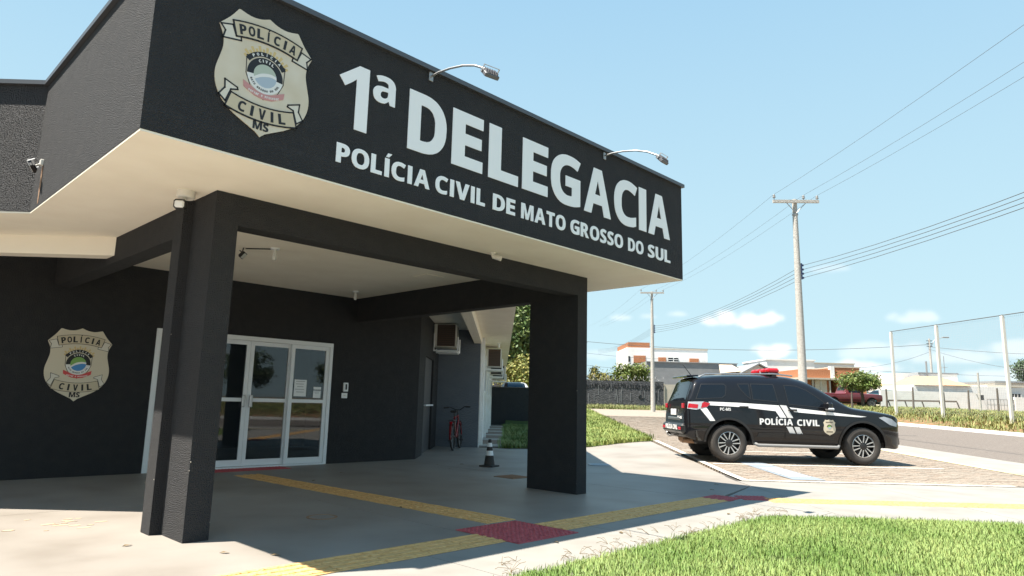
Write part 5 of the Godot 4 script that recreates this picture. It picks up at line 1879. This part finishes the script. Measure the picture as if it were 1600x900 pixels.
func build_background() -> void:
	var o := house("unfinished_house", "white rendered two-storey house with openings blocked in red brick", W(88, 20, 1.4))
	hblock(o, "wall", M.render_white, 85, 95, 18.6, 25.7, 1.0, 8.25)
	hblock(o, "tower", M.render_white, 84.9, 93, 15.6, 18.6, 1.0, 8.4)
	hblock(o, "brick_course", M.brick, 84.95, 93, 15.75, 18.45, 8.4, 9.05)
	hblock(o, "parapet", M.render_beige, 84.95, 95.0, 18.6, 25.75, 8.25, 8.4)
	for q in [[16.4, 17.9, 6.45, 7.4], [19.5, 20.45, 6.7, 7.25], [23.4, 24.55, 6.6, 7.2]]:
		hblock(o, "brick_infill", M.brick, 84.85, 85.1, q[0], q[1], q[2], q[3])
	var wn := hblock(o, "window", M.car_glass, 84.9, 85.1, 20.75, 22.0, 6.75, 7.25)
	var b := MB.new()
	for q in [[20.75, 22.0, 6.72, 6.78], [20.75, 22.0, 7.22, 7.28], [21.35, 21.42, 6.75, 7.25], [20.75, 22.0, 6.97, 7.03]]:
		block(b, 84.82, 84.9, q[0], q[1], q[2], q[3])
	part("window_frame", b, M.render_white, wn)
	hblock(o, "window", M.car_glass, 84.85, 85.0, 15.75, 15.95, 6.6, 7.3)
	o = house("grey_hall", "long plain grey hall with louvres at one end", W(78, 21, 1.3), "building")
	hblock(o, "wall", M.render_grey, 75, 84, 15.9, 25.9, 0.8, 6.0)
	hblock(o, "end_wall", M.render_beige, 76, 84, 15.6, 15.9, 0.8, 5.8)
	hblock(o, "roof_edge", M.galv, 74.9, 84, 15.9, 26.0, 6.0, 6.08)
	for k in 3: hblock(o, "louvre", M.grey_plastic, 74.9, 75.02, 24.2, 25.1, 5.2 + k * 0.24, 5.33 + k * 0.24)
	o = house("beige_wall", "pale beige boundary wall beyond the old dark wall", W(66, 18, 1.2), "wall")
	hblock(o, "wall", M.render_beige, 66, 66.2, 15.5, 27.0, 0.8, 3.3)
	for k in 8: hblock(o, "pier", M.render_beige, 65.9, 66.3, 15.5 + k * 1.6, 15.7 + k * 1.6, 0.8, 3.38)
	o = house("gabled_house", "small house with grey gable front and tan tiled roof", W(72, 25.5, 1.4))
	hblock(o, "wall", M.render_beige, 70.2, 78, 24.9, 27.9, 1.0, 4.85)
	gable(o, "roof", M.render_grey, 69.8, 78, 24.6, 28.3, 4.85, 5.85)
	b = MB.new()
	b.prism(PackedVector2Array([Vector2(24.9, 4.85), Vector2(27.9, 4.85), Vector2(26.45, 5.66)]), 0, 0.2, Transform3D(Basis(BV, Vector3.UP, -BU), W(70.4, 0, 0)))
	wpart("gable_wall", b, M.render_white, o)
	b = MB.new()
	b.quad(W(70.5, 22.6, 4.75), W(70.5, 25.0, 5.0), W(74, 25.0, 5.85), W(74, 23.6, 5.85))
	b.quad(W(74, 23.6, 5.72), W(74, 25.0, 5.72), W(70.5, 25.0, 4.87), W(70.5, 22.6, 4.62))
	wpart("side_roof", b, M.tan_roof, o)
	hblock(o, "side_wall", M.render_beige, 71, 74, 23.0, 24.9, 1.0, 4.7)
	o = house("white_box_house", "plain white box house beyond the patrol car roof", W(75, 31, 1.5))
	hblock(o, "wall", M.render_white, 73, 80, 28.4, 33.6, 1.0, 6.4)
	hblock(o, "front_wall", M.render_beige, 71.5, 73, 29.6, 33.4, 1.0, 4.7)
	hblock(o, "parapet", M.render_white, 72.9, 80.1, 28.3, 33.7, 6.4, 6.55)
	o = house("pale_house", "pale flat-roofed house behind the brick building", W(80, 37, 1.6))
	hblock(o, "wall", M.render_white, 78, 84, 35.3, 40.5, 1.0, 6.5)
	hblock(o, "parapet", M.render_beige, 77.9, 84.1, 35.2, 40.6, 6.5, 6.62)
	o = house("brick_building", "unplastered red brick building with concrete slab and posts", W(62, 30, 1.5), "building")
	hblock(o, "upper_wall", M.brick, 60, 67, 26.4, 29.0, 4.0, 4.75)
	hblock(o, "upper_wall", M.brick, 60, 67, 29.35, 31.6, 4.0, 4.95)
	hblock(o, "column", M.render_white, 59.95, 60.4, 29.0, 29.35, 4.0, 5.05)
	hblock(o, "slab", M.render_beige, 59.7, 67, 26.0, 31.8, 3.86, 4.0)
	hblock(o, "lintel", M.render_beige, 59.96, 67.05, 29.35, 31.7, 4.95, 5.05)
	hblock(o, "lower_wall", M.brick, 61.4, 67, 26.2, 27.9, 1.0, 3.86)
	hblock(o, "lower_wall", M.render_white, 61.4, 67, 28.25, 29.3, 1.0, 3.86)
	hblock(o, "lower_wall", M.brick, 61.4, 67, 29.3, 29.5, 1.0, 3.86)
	hblock(o, "lower_wall", M.brick, 61.4, 67, 30.2, 31.7, 1.0, 3.86)
	hblock(o, "back_wall", M.brick, 66.7, 67.1, 27.9, 30.2, 1.0, 3.86)
	hblock(o, "annex", M.brick, 62, 67, 31.7, 33.2, 1.0, 4.5)
	for v in [27.3, 28.0, 28.8, 29.7, 30.7]: hblock(o, "post", M.render_beige, 59.85, 59.97, v, v + 0.1, 1.0, 3.86)
	o = house("orange_roofed_house", "long white house with orange tiled roof behind the sports fence", W(58, 37, 1.5))
	hblock(o, "wall", M.render_white, 56, 63, 33.9, 42.0, 1.0, 3.45)
	b = MB.new()
	b.quad(W(55.7, 34.0, 3.46), W(55.7, 38.6, 3.46), W(59.2, 38.0, 4.35), W(59.2, 36.0, 4.35))
	b.quad(W(62.7, 34.0, 3.46), W(55.7, 34.0, 3.46), W(59.2, 36.0, 4.35), W(59.2, 36.0, 4.36))
	b.quad(W(55.7, 38.6, 3.46), W(62.7, 38.6, 3.46), W(59.2, 38.0, 4.35), W(59.2, 38.0, 4.36))
	wpart("roof", b, M.tile_roof, o)
	hblock(o, "rear_wall", M.render_white, 60, 63, 34.6, 40.3, 3.45, 4.6)
	hblock(o, "roof_edge", M.render_grey, 59.95, 63, 36.8, 40.4, 4.6, 4.72)
	hblock(o, "side_roof", M.render_beige, 56.4, 62, 40.3, 43.5, 3.46, 3.62)
	b = MB.new()
	b.tube([W(60, 39.2, 4.6), W(60, 39.2, 6.2)], 0.03, 6)
	b.tube([W(60, 38.9, 5.2), W(60, 39.5, 5.2)], 0.02, 5)
	wpart("aerial", b, M.galv, o)
	o = house("white_garden_wall", "low white garden wall with a light metal gate", W(55, 42, 1.5), "wall")
	hblock(o, "wall", M.render_white, 54.6, 54.8, 41.2, 54, 1.0, 2.6)
	hblock(o, "wall", M.render_white, 54.9, 55.1, 30.5, 38.9, 1.0, 2.9)
	b = MB.new()
	for k in 9: b.beam(W(54.7, 39.0 + k * 0.27, 1.45), W(54.7, 39.0 + k * 0.27, 2.4), 0.03, 0.03, BU)
	for y in [1.5, 1.95, 2.38]: b.beam(W(54.7, 39.0, y), W(54.7, 41.2, y), 0.04, 0.04)
	wpart("gate", b, M.galv, o)
	o = house("flat_roofed_house", "white flat-roofed house with a small barred window at the fence end", W(60, 46, 1.5))
	hblock(o, "wall", M.render_white, 58.5, 66, 42.5, 54, 1.0, 3.9)
	hblock(o, "roof_edge", M.render_grey, 58.2, 66, 42.3, 54.3, 3.9, 4.05)
	wn = hblock(o, "window", M.car_glass, 58.42, 58.52, 43.7, 44.6, 2.3, 3.0)
	b = MB.new()
	for k in 4: block(b, 58.36, 58.42, 43.7 + k * 0.29, 43.74 + k * 0.29, 2.28, 3.02)
	for k in 3: block(b, 58.36, 58.42, 43.68, 44.62, 2.28 + k * 0.35, 2.32 + k * 0.35)
	part("window_bars", b, M.render_white, wn)
	o = house("low_brick_wall", "low unplastered brick wall beyond the field", W(75, 45, 1.7), "wall")
	hblock(o, "wall", M.brick, 75, 75.2, 41.0, 52.0, 1.2, 3.3)
	o = house("distant_shed", "pale distant shed roof beyond the brick wall", W(120, 74, 2.5), "shed")
	hblock(o, "wall", M.render_beige, 120, 128, 70, 80, 2.0, 5.0)
	gable(o, "roof", M.render_white, 119, 129, 69.5, 80.5, 5.0, 6.6)

	plain_car("pickup_truck", "maroon pickup truck parked before the brick building", G(54.5, 27.6), -PI / 4, car_paint(0.15, 0.035, 0.045), "pickup")
	plain_car("parked_car", "teal car half hidden by weeds beyond the fence end post", G(56.5, 31.9), -PI / 4 + 0.5, car_paint(0.02, 0.085, 0.09), "car")

	# lamp pole, thin pole, meter post, rough field fence
	o = thing("street_lamp", "slim concrete pole with a street lamp on a short arm", "street lamp", G(62, 39.3))
	b = MB.new()
	b.tube([Vector3(0, -0.2, 0), Vector3(0, 6.3, 0)], [0.13, 0.08], 10)
	part("pole", b, M.concrete_pole, o)
	b = MB.new()
	b.tube([Vector3(0, 5.4, 0), BV * 0.5 + Vector3(0, 6.2, 0), BV * 1.3 + Vector3(0, 6.45, 0)], 0.03, 6)
	part("arm", b, M.galv, o)
	b = MB.new()
	b.cbox(BV * 1.55 + Vector3(0, 6.46, 0), Vector3(0.6, 0.1, 0.22), 0.03, Basis(BV, Vector3.UP, -BU))
	part("lamp_head", b, M.grey_plastic, o)
	b = MB.new()
	for k in 3: b.box(Vector3(0, 5.6 + k * 0.25, 0), Vector3(0.5, 0.05, 0.1), Basis(BV, Vector3.UP, -BU))
	part("wire_rack", b, M.black_plastic, o)
	o = thing("service_post", "thin grey service post with a dark box beside the street lamp", "post", G(60, 37.6))
	b = MB.new()
	b.tube([Vector3(0, -0.2, 0), Vector3(0, 4.1, 0)], 0.07, 8)
	part("pole", b, M.galv, o)
	b = MB.new()
	b.cbox(Vector3(0, 0.9, 0), Vector3(0.5, 0.5, 0.3), 0.03)
	part("meter_box", b, M.wood, o)
	o = thing("service_post", "grey timber post with a black meter box before the white house", "post", G(45, 31.6))
	b = MB.new()
	b.tube([Vector3(0, -0.2, 0), Vector3(0, 2.6, 0)], [0.08, 0.06], 8)
	b.tube([Vector3(0, 0.7, 0), BV * -0.2 + Vector3(0, 1.2, 0)], 0.03, 6)
	part("pole", b, M.concrete_pole, o)
	b = MB.new()
	b.cbox(BV * 0.14 + Vector3(0, 0.98, 0), Vector3(0.22, 0.34, 0.2), 0.02)
	part("meter_box", b, M.black_plastic, o)
	var fv := [24.6, 26.4, 27.5, 28.8, 29.6, 30.6]
	for k in fv.size():
		o = thing("field_post", "short weathered timber post standing in the weedy field", "post", G(48.0 - 1.2 * k, fv[k]), 0.0, "timber posts in the field")
		b = MB.new()
		b.tube([Vector3(0, -0.2, 0), Vector3(0.02, 0.8, 0.01), Vector3(0.02 - 0.1 * (k % 2), 1.25 + 0.15 * (k % 3), 0.03)], [0.07, 0.06, 0.05], 7)
		part("stake", b, M.wood, o)
	o = thing("field_rail", "low weathered timber rail on short struts across the field", "rail", G(50, 31))
	b = MB.new()
	b.beam(G(50.5, 28.6, 0.62), G(48.5, 32.4, 0.66), 0.1, 0.12)
	for k in 5:
		var t := k / 4.0
		b.beam(G(50.5, 28.6, 0.6).lerp(G(48.5, 32.4, 0.6), t), G(50.5, 28.6, 0.0).lerp(G(48.5, 32.4, 0.0), t) + BV * 0.2, 0.06, 0.06, BU)
	wpart("rail", b, M.wood, o)

	# trees
	tree("leafy_tree", "bright green round tree beside the maroon pickup", G(51.5, 27.2), Vector3(0, 1.95, 0), Vector3(1.75, 0.95, 1.75), 46, 150, 0.09, Color(0.115, 0.165, 0.04), 51)
	tree("broad_tree", "tall leafy tree beyond the yard wall", W(62, 0.5, 0.9), Vector3(0, 6.8, 0), Vector3(5.6, 5.4, 5.6), 130, 170, 0.2, Color(0.075, 0.12, 0.03), 52, "tree", "", 0.35)
	tree("yellow_green_bush", "yellowish green bush in front of the tall tree", W(54, 1.6, 0.9), Vector3(0, 2.4, 0), Vector3(2.4, 1.9, 2.4), 50, 110, 0.12, Color(0.19, 0.2, 0.05), 53, "bush")
	tree("garden_tree", "green garden tree behind the old dark wall beside the pole", W(63, 12.0, 1.0), Vector3(0, 3.0, 0), Vector3(1.9, 1.45, 1.9), 50, 120, 0.11, Color(0.12, 0.165, 0.03), 54, "tree", "trees behind the old wall")
	tree("garden_tree", "yellow-green garden tree behind the old dark wall near the canopy", W(63.5, 9.0, 1.0), Vector3(0, 2.5, 0), Vector3(1.5, 1.2, 1.5), 36, 110, 0.11, Color(0.15, 0.15, 0.04), 55, "tree", "trees behind the old wall")
	tree("dark_tree", "dark green tree above the white house at the fence end", W(64, 50.5, 1.6), Vector3(0, 3.7, 0), Vector3(2.2, 1.4, 2.2), 46, 120, 0.13, Color(0.045, 0.085, 0.03), 56)
	tree("round_bush", "dense rounded green bush before the white wall", G(49.5, 39.4), Vector3(0, 1.15, 0), Vector3(1.15, 0.9, 1.15), 46, 130, 0.075, Color(0.105, 0.15, 0.03), 57, "bush")
	for k in 5:
		tree("roadside_tree", "leafy dark roadside tree on the bank across the road", G([-9.0, -2.0, 4.0, 10.0, -17.0][k], [52.0, 58.0, 49.0, 60.0, 55.0][k]), Vector3(0, 3.2, 0), Vector3(2.6, 2.0, 2.6), 40, 90, 0.18, Color(0.05, 0.08, 0.025), 60 + k, "tree", "roadside trees across the road", 0.2)
	# far wood on the horizon
	b = MB.new()
	b.coloured = true
	var q := RandomNumberGenerator.new()
	q.seed = 77
	for k in 420:
		var v := q.randf_range(50, 420)
		var uu := q.randf_range(210, 260)
		var c := W(uu, v, q.randf_range(3.0, 7.5))
		var t := Color(0.06, 0.09, 0.045) * q.randf_range(0.7, 1.4)
		for i in 26:
			var p := c + Vector3(q.randfn() * 2.0, q.randfn() * 1.3, q.randfn() * 2.0)
			var nrm := Vector3(q.randfn(), q.randfn() + 0.6, q.randfn()).normalized()
			var tt := nrm.cross(Vector3(q.randfn(), q.randfn(), q.randfn())).normalized() * 0.8
			b.col = t * q.randf_range(0.8, 1.2)
			var s := nrm.cross(tt)
			b.tri3(p - tt, p + tt, p + s, nrm, nrm, nrm)
			b.tri3(p - tt, p - s, p + tt, nrm, nrm, nrm)
	var wd := part("far_wood", b, M.leaf, self)
	wd.set_meta("kind", "stuff")
	wd.set_meta("label", "far band of dark woodland along the horizon")
	wd.set_meta("category", "woodland")

# ---------------------------------------------------------------- small things
func build_small_things() -> void:
	# traffic cone, black with two white bands
	var o := thing("traffic_cone", "black traffic cone with two white bands on the porch floor", "traffic cone", Vector3(8.92, 0, -9.18), 0.3)
	var b := MB.new()
	b.cbox(Vector3(0, 0.014, 0), Vector3(0.28, 0.028, 0.28), 0.008)
	part("base", b, M.rubber, o)
	var r := func(y: float) -> float: return lerpf(0.1, 0.026, (y - 0.028) / 0.46)
	var bands := [[0.028, 0.2, M.rubber, "cone"], [0.2, 0.285, M.white_paint, "white_band"], [0.285, 0.355, M.rubber, "dark_band"], [0.355, 0.425, M.white_paint, "white_band"], [0.425, 0.488, M.rubber, "tip"]]
	for k in bands:
		b = MB.new()
		b.lathe([Vector2(r.call(k[0]), k[0]), Vector2(r.call(k[1]), k[1])], 24)
		if k[3] == "tip": b.lathe([Vector2(0.026, 0.488), Vector2(0.014, 0.488)], 24)
		part(k[3], b, k[2], o)

	# red bicycle leaning in the recess, seen from behind
	var pos := W(17.25, -1.07, 0.0)
	o = thing("bicycle", "red bicycle parked against the dark side wall in the recess", "bicycle", pos, 0.0)
	var fwd := (BU * 1.0 + BV * 0.1).normalized()
	var lean := Basis(fwd, -0.06)
	var bs := lean * Basis(fwd, Vector3.UP, fwd.cross(Vector3.UP))
	o.basis = bs  # local x forward, y up, z right
	for x in [-0.52, 0.52]:
		var wn := Node3D.new()
		wn.name = "wheel"
		o.add_child(wn, true)
		wn.position = Vector3(x, 0.33, 0)
		var ring := []
		for k in 37: ring.push_back(Vector3(cos(TAU * k / 36), sin(TAU * k / 36), 0) * 0.31)
		b = MB.new()
		b.tube(ring, 0.024, 8, false)
		part("tyre", b, M.rubber, wn)
		b = MB.new()
		for k in 16: b.tube([Vector3.ZERO, Vector3(cos(TAU * k / 16), sin(TAU * k / 16), 0) * 0.29 + Vector3(0, 0, 0.012 * (1 if k % 2 else -1))], 0.002, 4)
		b.tube([Vector3(0, 0, -0.05), Vector3(0, 0, 0.05)], 0.022, 8)
		part("spokes", b, M.steel, wn)
		b = MB.new()
		var g := []
		for k in 15:
			var a := deg_to_rad(lerpf(10, 190, k / 14.0)) if x < 0 else deg_to_rad(lerpf(40, 190, k / 14.0))
			g.push_back([Vector3(cos(a) * 0.35, sin(a) * 0.35, -0.028), Vector3(cos(a) * 0.358, sin(a) * 0.358, 0), Vector3(cos(a) * 0.35, sin(a) * 0.35, 0.028)])
		b.grid(g)
		part("mudguard", b, M.bike_red, wn)
	b = MB.new()
	var bb := Vector3(-0.05, 0.3, 0); var seat := Vector3(-0.2, 0.8, 0); var head := Vector3(0.34, 0.82, 0); var head2 := Vector3(0.37, 0.68, 0)
	for k in [[bb, seat, 0.018], [bb, head2, 0.021], [seat * Vector3(0.93, 0.93, 1), head, 0.018], [head, head2, 0.022]]: b.tube([k[0], k[1]], k[2], 8)
	for s in [-1.0, 1.0]:
		b.tube([Vector3(-0.19, 0.76, 0.015 * s), Vector3(-0.52, 0.33, 0.055 * s)], 0.01, 6)
		b.tube([bb, Vector3(-0.52, 0.33, 0.055 * s)], 0.011, 6)
		b.tube([head2, Vector3(0.42, 0.6, 0.05 * s), Vector3(0.52, 0.33, 0.052 * s)], 0.013, 6)
	part("frame", b, M.bike_red, o)
	b = MB.new()
	b.tube([Vector3(-0.2, 0.8, 0), Vector3(-0.22, 0.9, 0)], 0.013, 8)
	b.tube([head, Vector3(0.31, 0.95, 0)], 0.013, 8)
	b.tube([Vector3(0.24, 1.02, -0.3), Vector3(0.3, 1.03, -0.18), Vector3(0.33, 0.96, -0.06), Vector3(0.33, 0.95, 0.06), Vector3(0.3, 1.03, 0.18), Vector3(0.24, 1.02, 0.3)], 0.012, 8)
	part("handlebar", b, M.bike_black, o)
	for s in [-1.0, 1.0]:
		b = MB.new()
		b.tube([Vector3(0.26, 1.022, 0.22 * s), Vector3(0.22, 1.015, 0.34 * s)], 0.018, 8)
		part("grip", b, M.rubber, o)
		b = MB.new()
		b.tube([Vector3(-0.05, 0.3, 0.04 * s), Vector3(-0.05 + 0.13 * s, 0.22, 0.075 * s)], 0.01, 6)
		b.cbox(Vector3(-0.05 + 0.13 * s, 0.22, 0.13 * s), Vector3(0.09, 0.022, 0.09), 0.006)
		part("pedal", b, M.bike_black, o)
	b = MB.new()
	b.cbox(Vector3(-0.24, 0.92, 0), Vector3(0.16, 0.06, 0.17), 0.025)
	b.cbox(Vector3(-0.12, 0.925, 0), Vector3(0.16, 0.045, 0.07), 0.02)
	part("saddle", b, M.rubber, o)
	b = MB.new()
	for s in [-1.0, 1.0]:
		b.tube([Vector3(-0.22, 0.7, 0.05 * s), Vector3(-0.7, 0.71, 0.06 * s)], 0.007, 6)
		b.tube([Vector3(-0.6, 0.71, 0.06 * s), Vector3(-0.52, 0.34, 0.07 * s)], 0.006, 6)
	b.cbox(Vector3(-0.48, 0.715, 0), Vector3(0.42, 0.012, 0.11), 0.004)
	part("rear_rack", b, M.bike_black, o)
	b = MB.new()
	b.cbox(Vector3(-0.7, 0.66, 0), Vector3(0.02, 0.05, 0.07), 0.006)
	part("reflector", b, M.lamp_red, o)

	# covers in the floor
	o = thing("manhole_cover", "round iron inspection cover set in the shaded porch floor", "manhole cover", Vector3(3.73, 0.0, -6.18))
	b = MB.new()
	b.lathe([Vector2(0.15, 0.0), Vector2(0.15, 0.004), Vector2(0.128, 0.004), Vector2(0.125, 0.001)], 28)
	part("ring", b, M.rust, o)
	b = MB.new()
	b.lathe([Vector2(0.122, 0.0015), Vector2(0.12, 0.003), Vector2(0.0, 0.003)], 28)
	part("lid", b, M.floor, o)
	for k in 2:
		o = thing("drain_cover", ["grey drain cover in the floor beyond the right pillar", "rusty drain cover in the porch floor before the right pillar"][k], "drain cover", [W(13.6, 1.95, terr(13.6, 1.95)), Vector3(8.0, 0, -7.7)][k], PI / 4 if k == 0 else 0.0)
		b = MB.new()
		b.cbox(Vector3(0, 0.004, 0), Vector3(0.42, 0.01, 0.42), 0.003)
		part("frame", b, M.rust if k else M.galv, o)
		b = MB.new()
		for i in 9: b.cbox(Vector3(-0.16 + i * 0.04, 0.011, 0), Vector3(0.02, 0.006, 0.36), 0.002)
		part("grate", b, M.rust if k else M.galv, o)

	# crumbs of spilt plaster on the sunny floor, fallen leaves
	var q := RandomNumberGenerator.new()
	q.seed = 5
	b = MB.new()
	for k in 20:
		var c := Vector3(1.75 + q.randfn() * 0.2, 0.0, -7.2 + q.randfn() * 0.18)
		var pl := PackedVector2Array()
		var rr := q.randf_range(0.01, 0.06)
		for i in 9: pl.push_back(Vector2(cos(TAU * i / 9), sin(TAU * i / 9) * 0.6) * rr * q.randf_range(0.6, 1.2))
		b.prism(pl, 0.0, 0.002 + k * 0.00012, Transform3D(Basis(Vector3(1, 0, 0), Vector3(0, 0, -1), Vector3(0, 1, 0)), c))
	var st := part("plaster_spill", b, M.spill, self)
	st.set_meta("kind", "stuff")
	st.set_meta("label", "pale orange plaster spill on the sunlit floor beside the pillar")
	st.set_meta("category", "spill")
	for k in 14:
		var p: Vector3 = [Vector3(8.3, 0, -9.9), Vector3(8.75, 0, -9.75), Vector3(8.0, 0, -9.2), Vector3(6.1, 0, -9.6), Vector3(5.2, 0, -8.9), Vector3(4.7, 0, -6.2), Vector3(2.6, 0, -4.9), Vector3(2.35, 0, -5.2), Vector3(5.4, 0, -3.8), Vector3(4.6, 0, -3.9), Vector3(9.9, 0, -5.2), Vector3(9.2, 0, -4.9), Vector3(1.9, 0, -5.9), Vector3(7.3, 0, -3.7)][k]
		o = thing("fallen_leaf", "small dry fallen leaf lying on the concrete", "leaf", p, q.randf() * TAU, "dry leaves on the concrete")
		b = MB.new()
		b.grid([[Vector3(-0.035, 0.004, 0), Vector3(-0.035, 0.005, 0)], [Vector3(-0.01, 0.012, -0.016), Vector3(-0.01, 0.006, 0.016)], [Vector3(0.02, 0.008, -0.012), Vector3(0.02, 0.014, 0.012)], [Vector3(0.045, 0.004, 0), Vector3(0.045, 0.005, 0)]])
		part("blade", b, M.dry_leaf, o)

# ---------------------------------------------------------------- grass
func tuft(blades: int, h: float, w: float, spread: float, sd: int) -> ArrayMesh:
	var q := RandomNumberGenerator.new()
	q.seed = sd
	var b := MB.new()
	b.coloured = true
	for k in blades:
		var a := q.randf() * TAU
		var d := Vector3(cos(a), 0, sin(a))
		var s := Vector3(-d.z, 0, d.x)
		var root := Vector3(q.randfn(), 0, q.randfn()) * spread * 0.5
		var hh := h * q.randf_range(0.55, 1.15)
		var out := hh * q.randf_range(0.15, 0.75)
		var m := root + d * out * 0.35 + Vector3(0, hh * 0.6, 0)
		var t := root + d * out + Vector3(0, hh * q.randf_range(0.75, 1.0), 0)
		var nn := (Vector3.UP * 0.75 + d * -0.4 + s * q.randf_range(-0.4, 0.4)).normalized()
		var kk := q.randf_range(0.75, 1.25)
		b.col = Color(kk * q.randf_range(0.85, 1.3), kk, kk * 0.9)
		b.tri3(root - s * w, root + s * w, m + s * w * 0.8, nn, nn, nn)
		b.tri3(root - s * w, m + s * w * 0.8, m - s * w * 0.8, nn, nn, nn)
		b.tri3(m - s * w * 0.8, m + s * w * 0.8, t, nn, nn, nn)
	return b.mesh()

func scatter(called: String, label: String, category: String, mesh: Mesh, spots: Array, tones: Array, sd: int, smin: float, smax: float) -> void:
	var q := RandomNumberGenerator.new()
	q.seed = sd
	var nz := FastNoiseLite.new()
	nz.seed = sd
	nz.frequency = 0.8
	var mm := MultiMesh.new()
	mm.transform_format = MultiMesh.TRANSFORM_3D
	mm.use_colors = true
	mm.mesh = mesh
	mm.instance_count = spots.size()
	for i in spots.size():
		var k := q.randf_range(smin, smax)
		var bs := Basis(Vector3.UP, q.randf() * TAU).scaled(Vector3(k, k * q.randf_range(0.8, 1.2), k))
		mm.set_instance_transform(i, Transform3D(bs, spots[i]))
		var t := clampf(0.5 + nz.get_noise_2d(spots[i].x, spots[i].z) * 0.9 + q.randf_range(-0.35, 0.35), 0, 1)
		mm.set_instance_color(i, tones[0].lerp(tones[1], t))
	var o := MultiMeshInstance3D.new()
	o.name = numbered(called)
	o.multimesh = mm
	o.material_override = M.blade
	add_child(o)
	o.set_meta("kind", "stuff")
	o.set_meta("label", label)
	o.set_meta("category", category)

func build_grass() -> void:
	var q := RandomNumberGenerator.new()
	q.seed = 9
	var pl := PackedVector2Array()
	for k in lawn_outline(): pl.push_back(k)
	var spots := []
	for i in 34000:
		var u := q.randf_range(3.4, 7.5)
		var w := W(u, q.randf_range(-0.8, 8.0))
		if Geometry2D.is_point_in_polygon(Vector2(w.x, w.z), pl) : spots.push_back(Vector3(w.x, 0.01, w.z))
	for i in 9000:
		var w := W(q.randf_range(-3.0, 3.4), q.randf_range(-5, 8))
		if Geometry2D.is_point_in_polygon(Vector2(w.x, w.z), pl) and Vector2(w.x, w.z).length() > 0.5: spots.push_back(Vector3(w.x, 0.01, w.z))
	var outl := lawn_outline()
	for i in 900:  # a ragged edge that hangs over the walk
		var k := 1 if i % 2 else 3
		var a: Vector2 = outl[k].lerp(outl[k + 1], q.randf())
		spots.push_back(Vector3(a.x, 0.008, a.y + q.randf_range(-0.03, 0.03)))
	scatter("lawn_grass", "bright green lawn grass in front of the walkway", "grass", tuft(16, 0.043, 0.0018, 0.08, 1), spots, [Color(0.1, 0.185, 0.03), Color(0.23, 0.31, 0.1)], 4, 0.45, 1.5)
	spots = []
	var l2 := PackedVector2Array([Vector2(17.9, 0.1), Vector2(18.4, 2.4), Vector2(20.1, 4.45), Vector2(52, 6.55), Vector2(52, 0.4)])
	for i in 26000:
		var e := pow(q.randf(), 1.6)
		var p := Vector2(lerpf(17.8, 52.0, e), q.randf_range(0.05, 6.6))
		if Geometry2D.is_point_in_polygon(p, l2) and not (p.x > 35.5 and p.x < 36.0 and p.y < 3.8): spots.push_back(G(p.x, p.y, 0.01))
	scatter("lawn_grass", "green lawn grass beside the parking bay and along the wing", "grass", tuft(9, 0.1, 0.006, 0.12, 2), spots, [Color(0.1, 0.17, 0.028), Color(0.24, 0.29, 0.08)], 5, 0.8, 1.6)
	spots = []
	for i in 2600:
		spots.push_back(G(q.randf_range(54.5, 57.9), q.randf_range(4.5, 16.5)))
	for i in 1600:
		spots.push_back(G(q.randf_range(60.0, 65.5), q.randf_range(13.5, 24.0)))
	scatter("verge_grass", "rough verge grass along the foot of the old dark wall", "grass", tuft(8, 0.28, 0.012, 0.2, 3), spots, [Color(0.1, 0.14, 0.035), Color(0.24, 0.23, 0.1)], 6, 0.6, 1.5)
	spots = []
	var nz := FastNoiseLite.new()
	nz.frequency = 0.16
	nz.seed = 8
	for i in 20000:
		var u := q.randf_range(-12, 62)
		var v := 21.7 + pow(q.randf(), 0.8) * 13.0
		var p := smoothstep(22.1, 24.4, v) + nz.get_noise_2d(u, v) * 1.1
		if p < q.randf_range(0.25, 0.9): continue
		spots.push_back(G(u, v, -0.06))
	scatter("field_weeds", "tall mixed weeds on the red earth bank across the road", "weeds", tuft(30, 0.13, 0.009, 0.8, 4), spots, [Color(0.1, 0.16, 0.035), Color(0.3, 0.27, 0.11)], 7, 0.4, 2.0)
	# dry runners creeping over the edge of the walk
	var b := MB.new()
	for i in 70:
		var x := q.randf_range(3.5, 8.2)
		var z := -3.22 - q.randf_range(0.0, 0.42)
		var a := q.randf() * TAU
		var p := Vector3(x, 0.004, z)
		var l := q.randf_range(0.04, 0.13)
		for k in 3:
			var d := Vector3(cos(a + (k - 1) * 0.8), q.randf_range(0.1, 0.9), sin(a + (k - 1) * 0.8)) * l
			b.tube([p, p + d * 0.6, p + d + Vector3(0, -0.25 * l, 0)], 0.0016, 4, false)
	var o := part("grass_runners", b, M.dry_leaf, self)
	o.set_meta("kind", "stuff")
	o.set_meta("label", "thin dry grass runners creeping over the walk edge")
	o.set_meta("category", "grass")
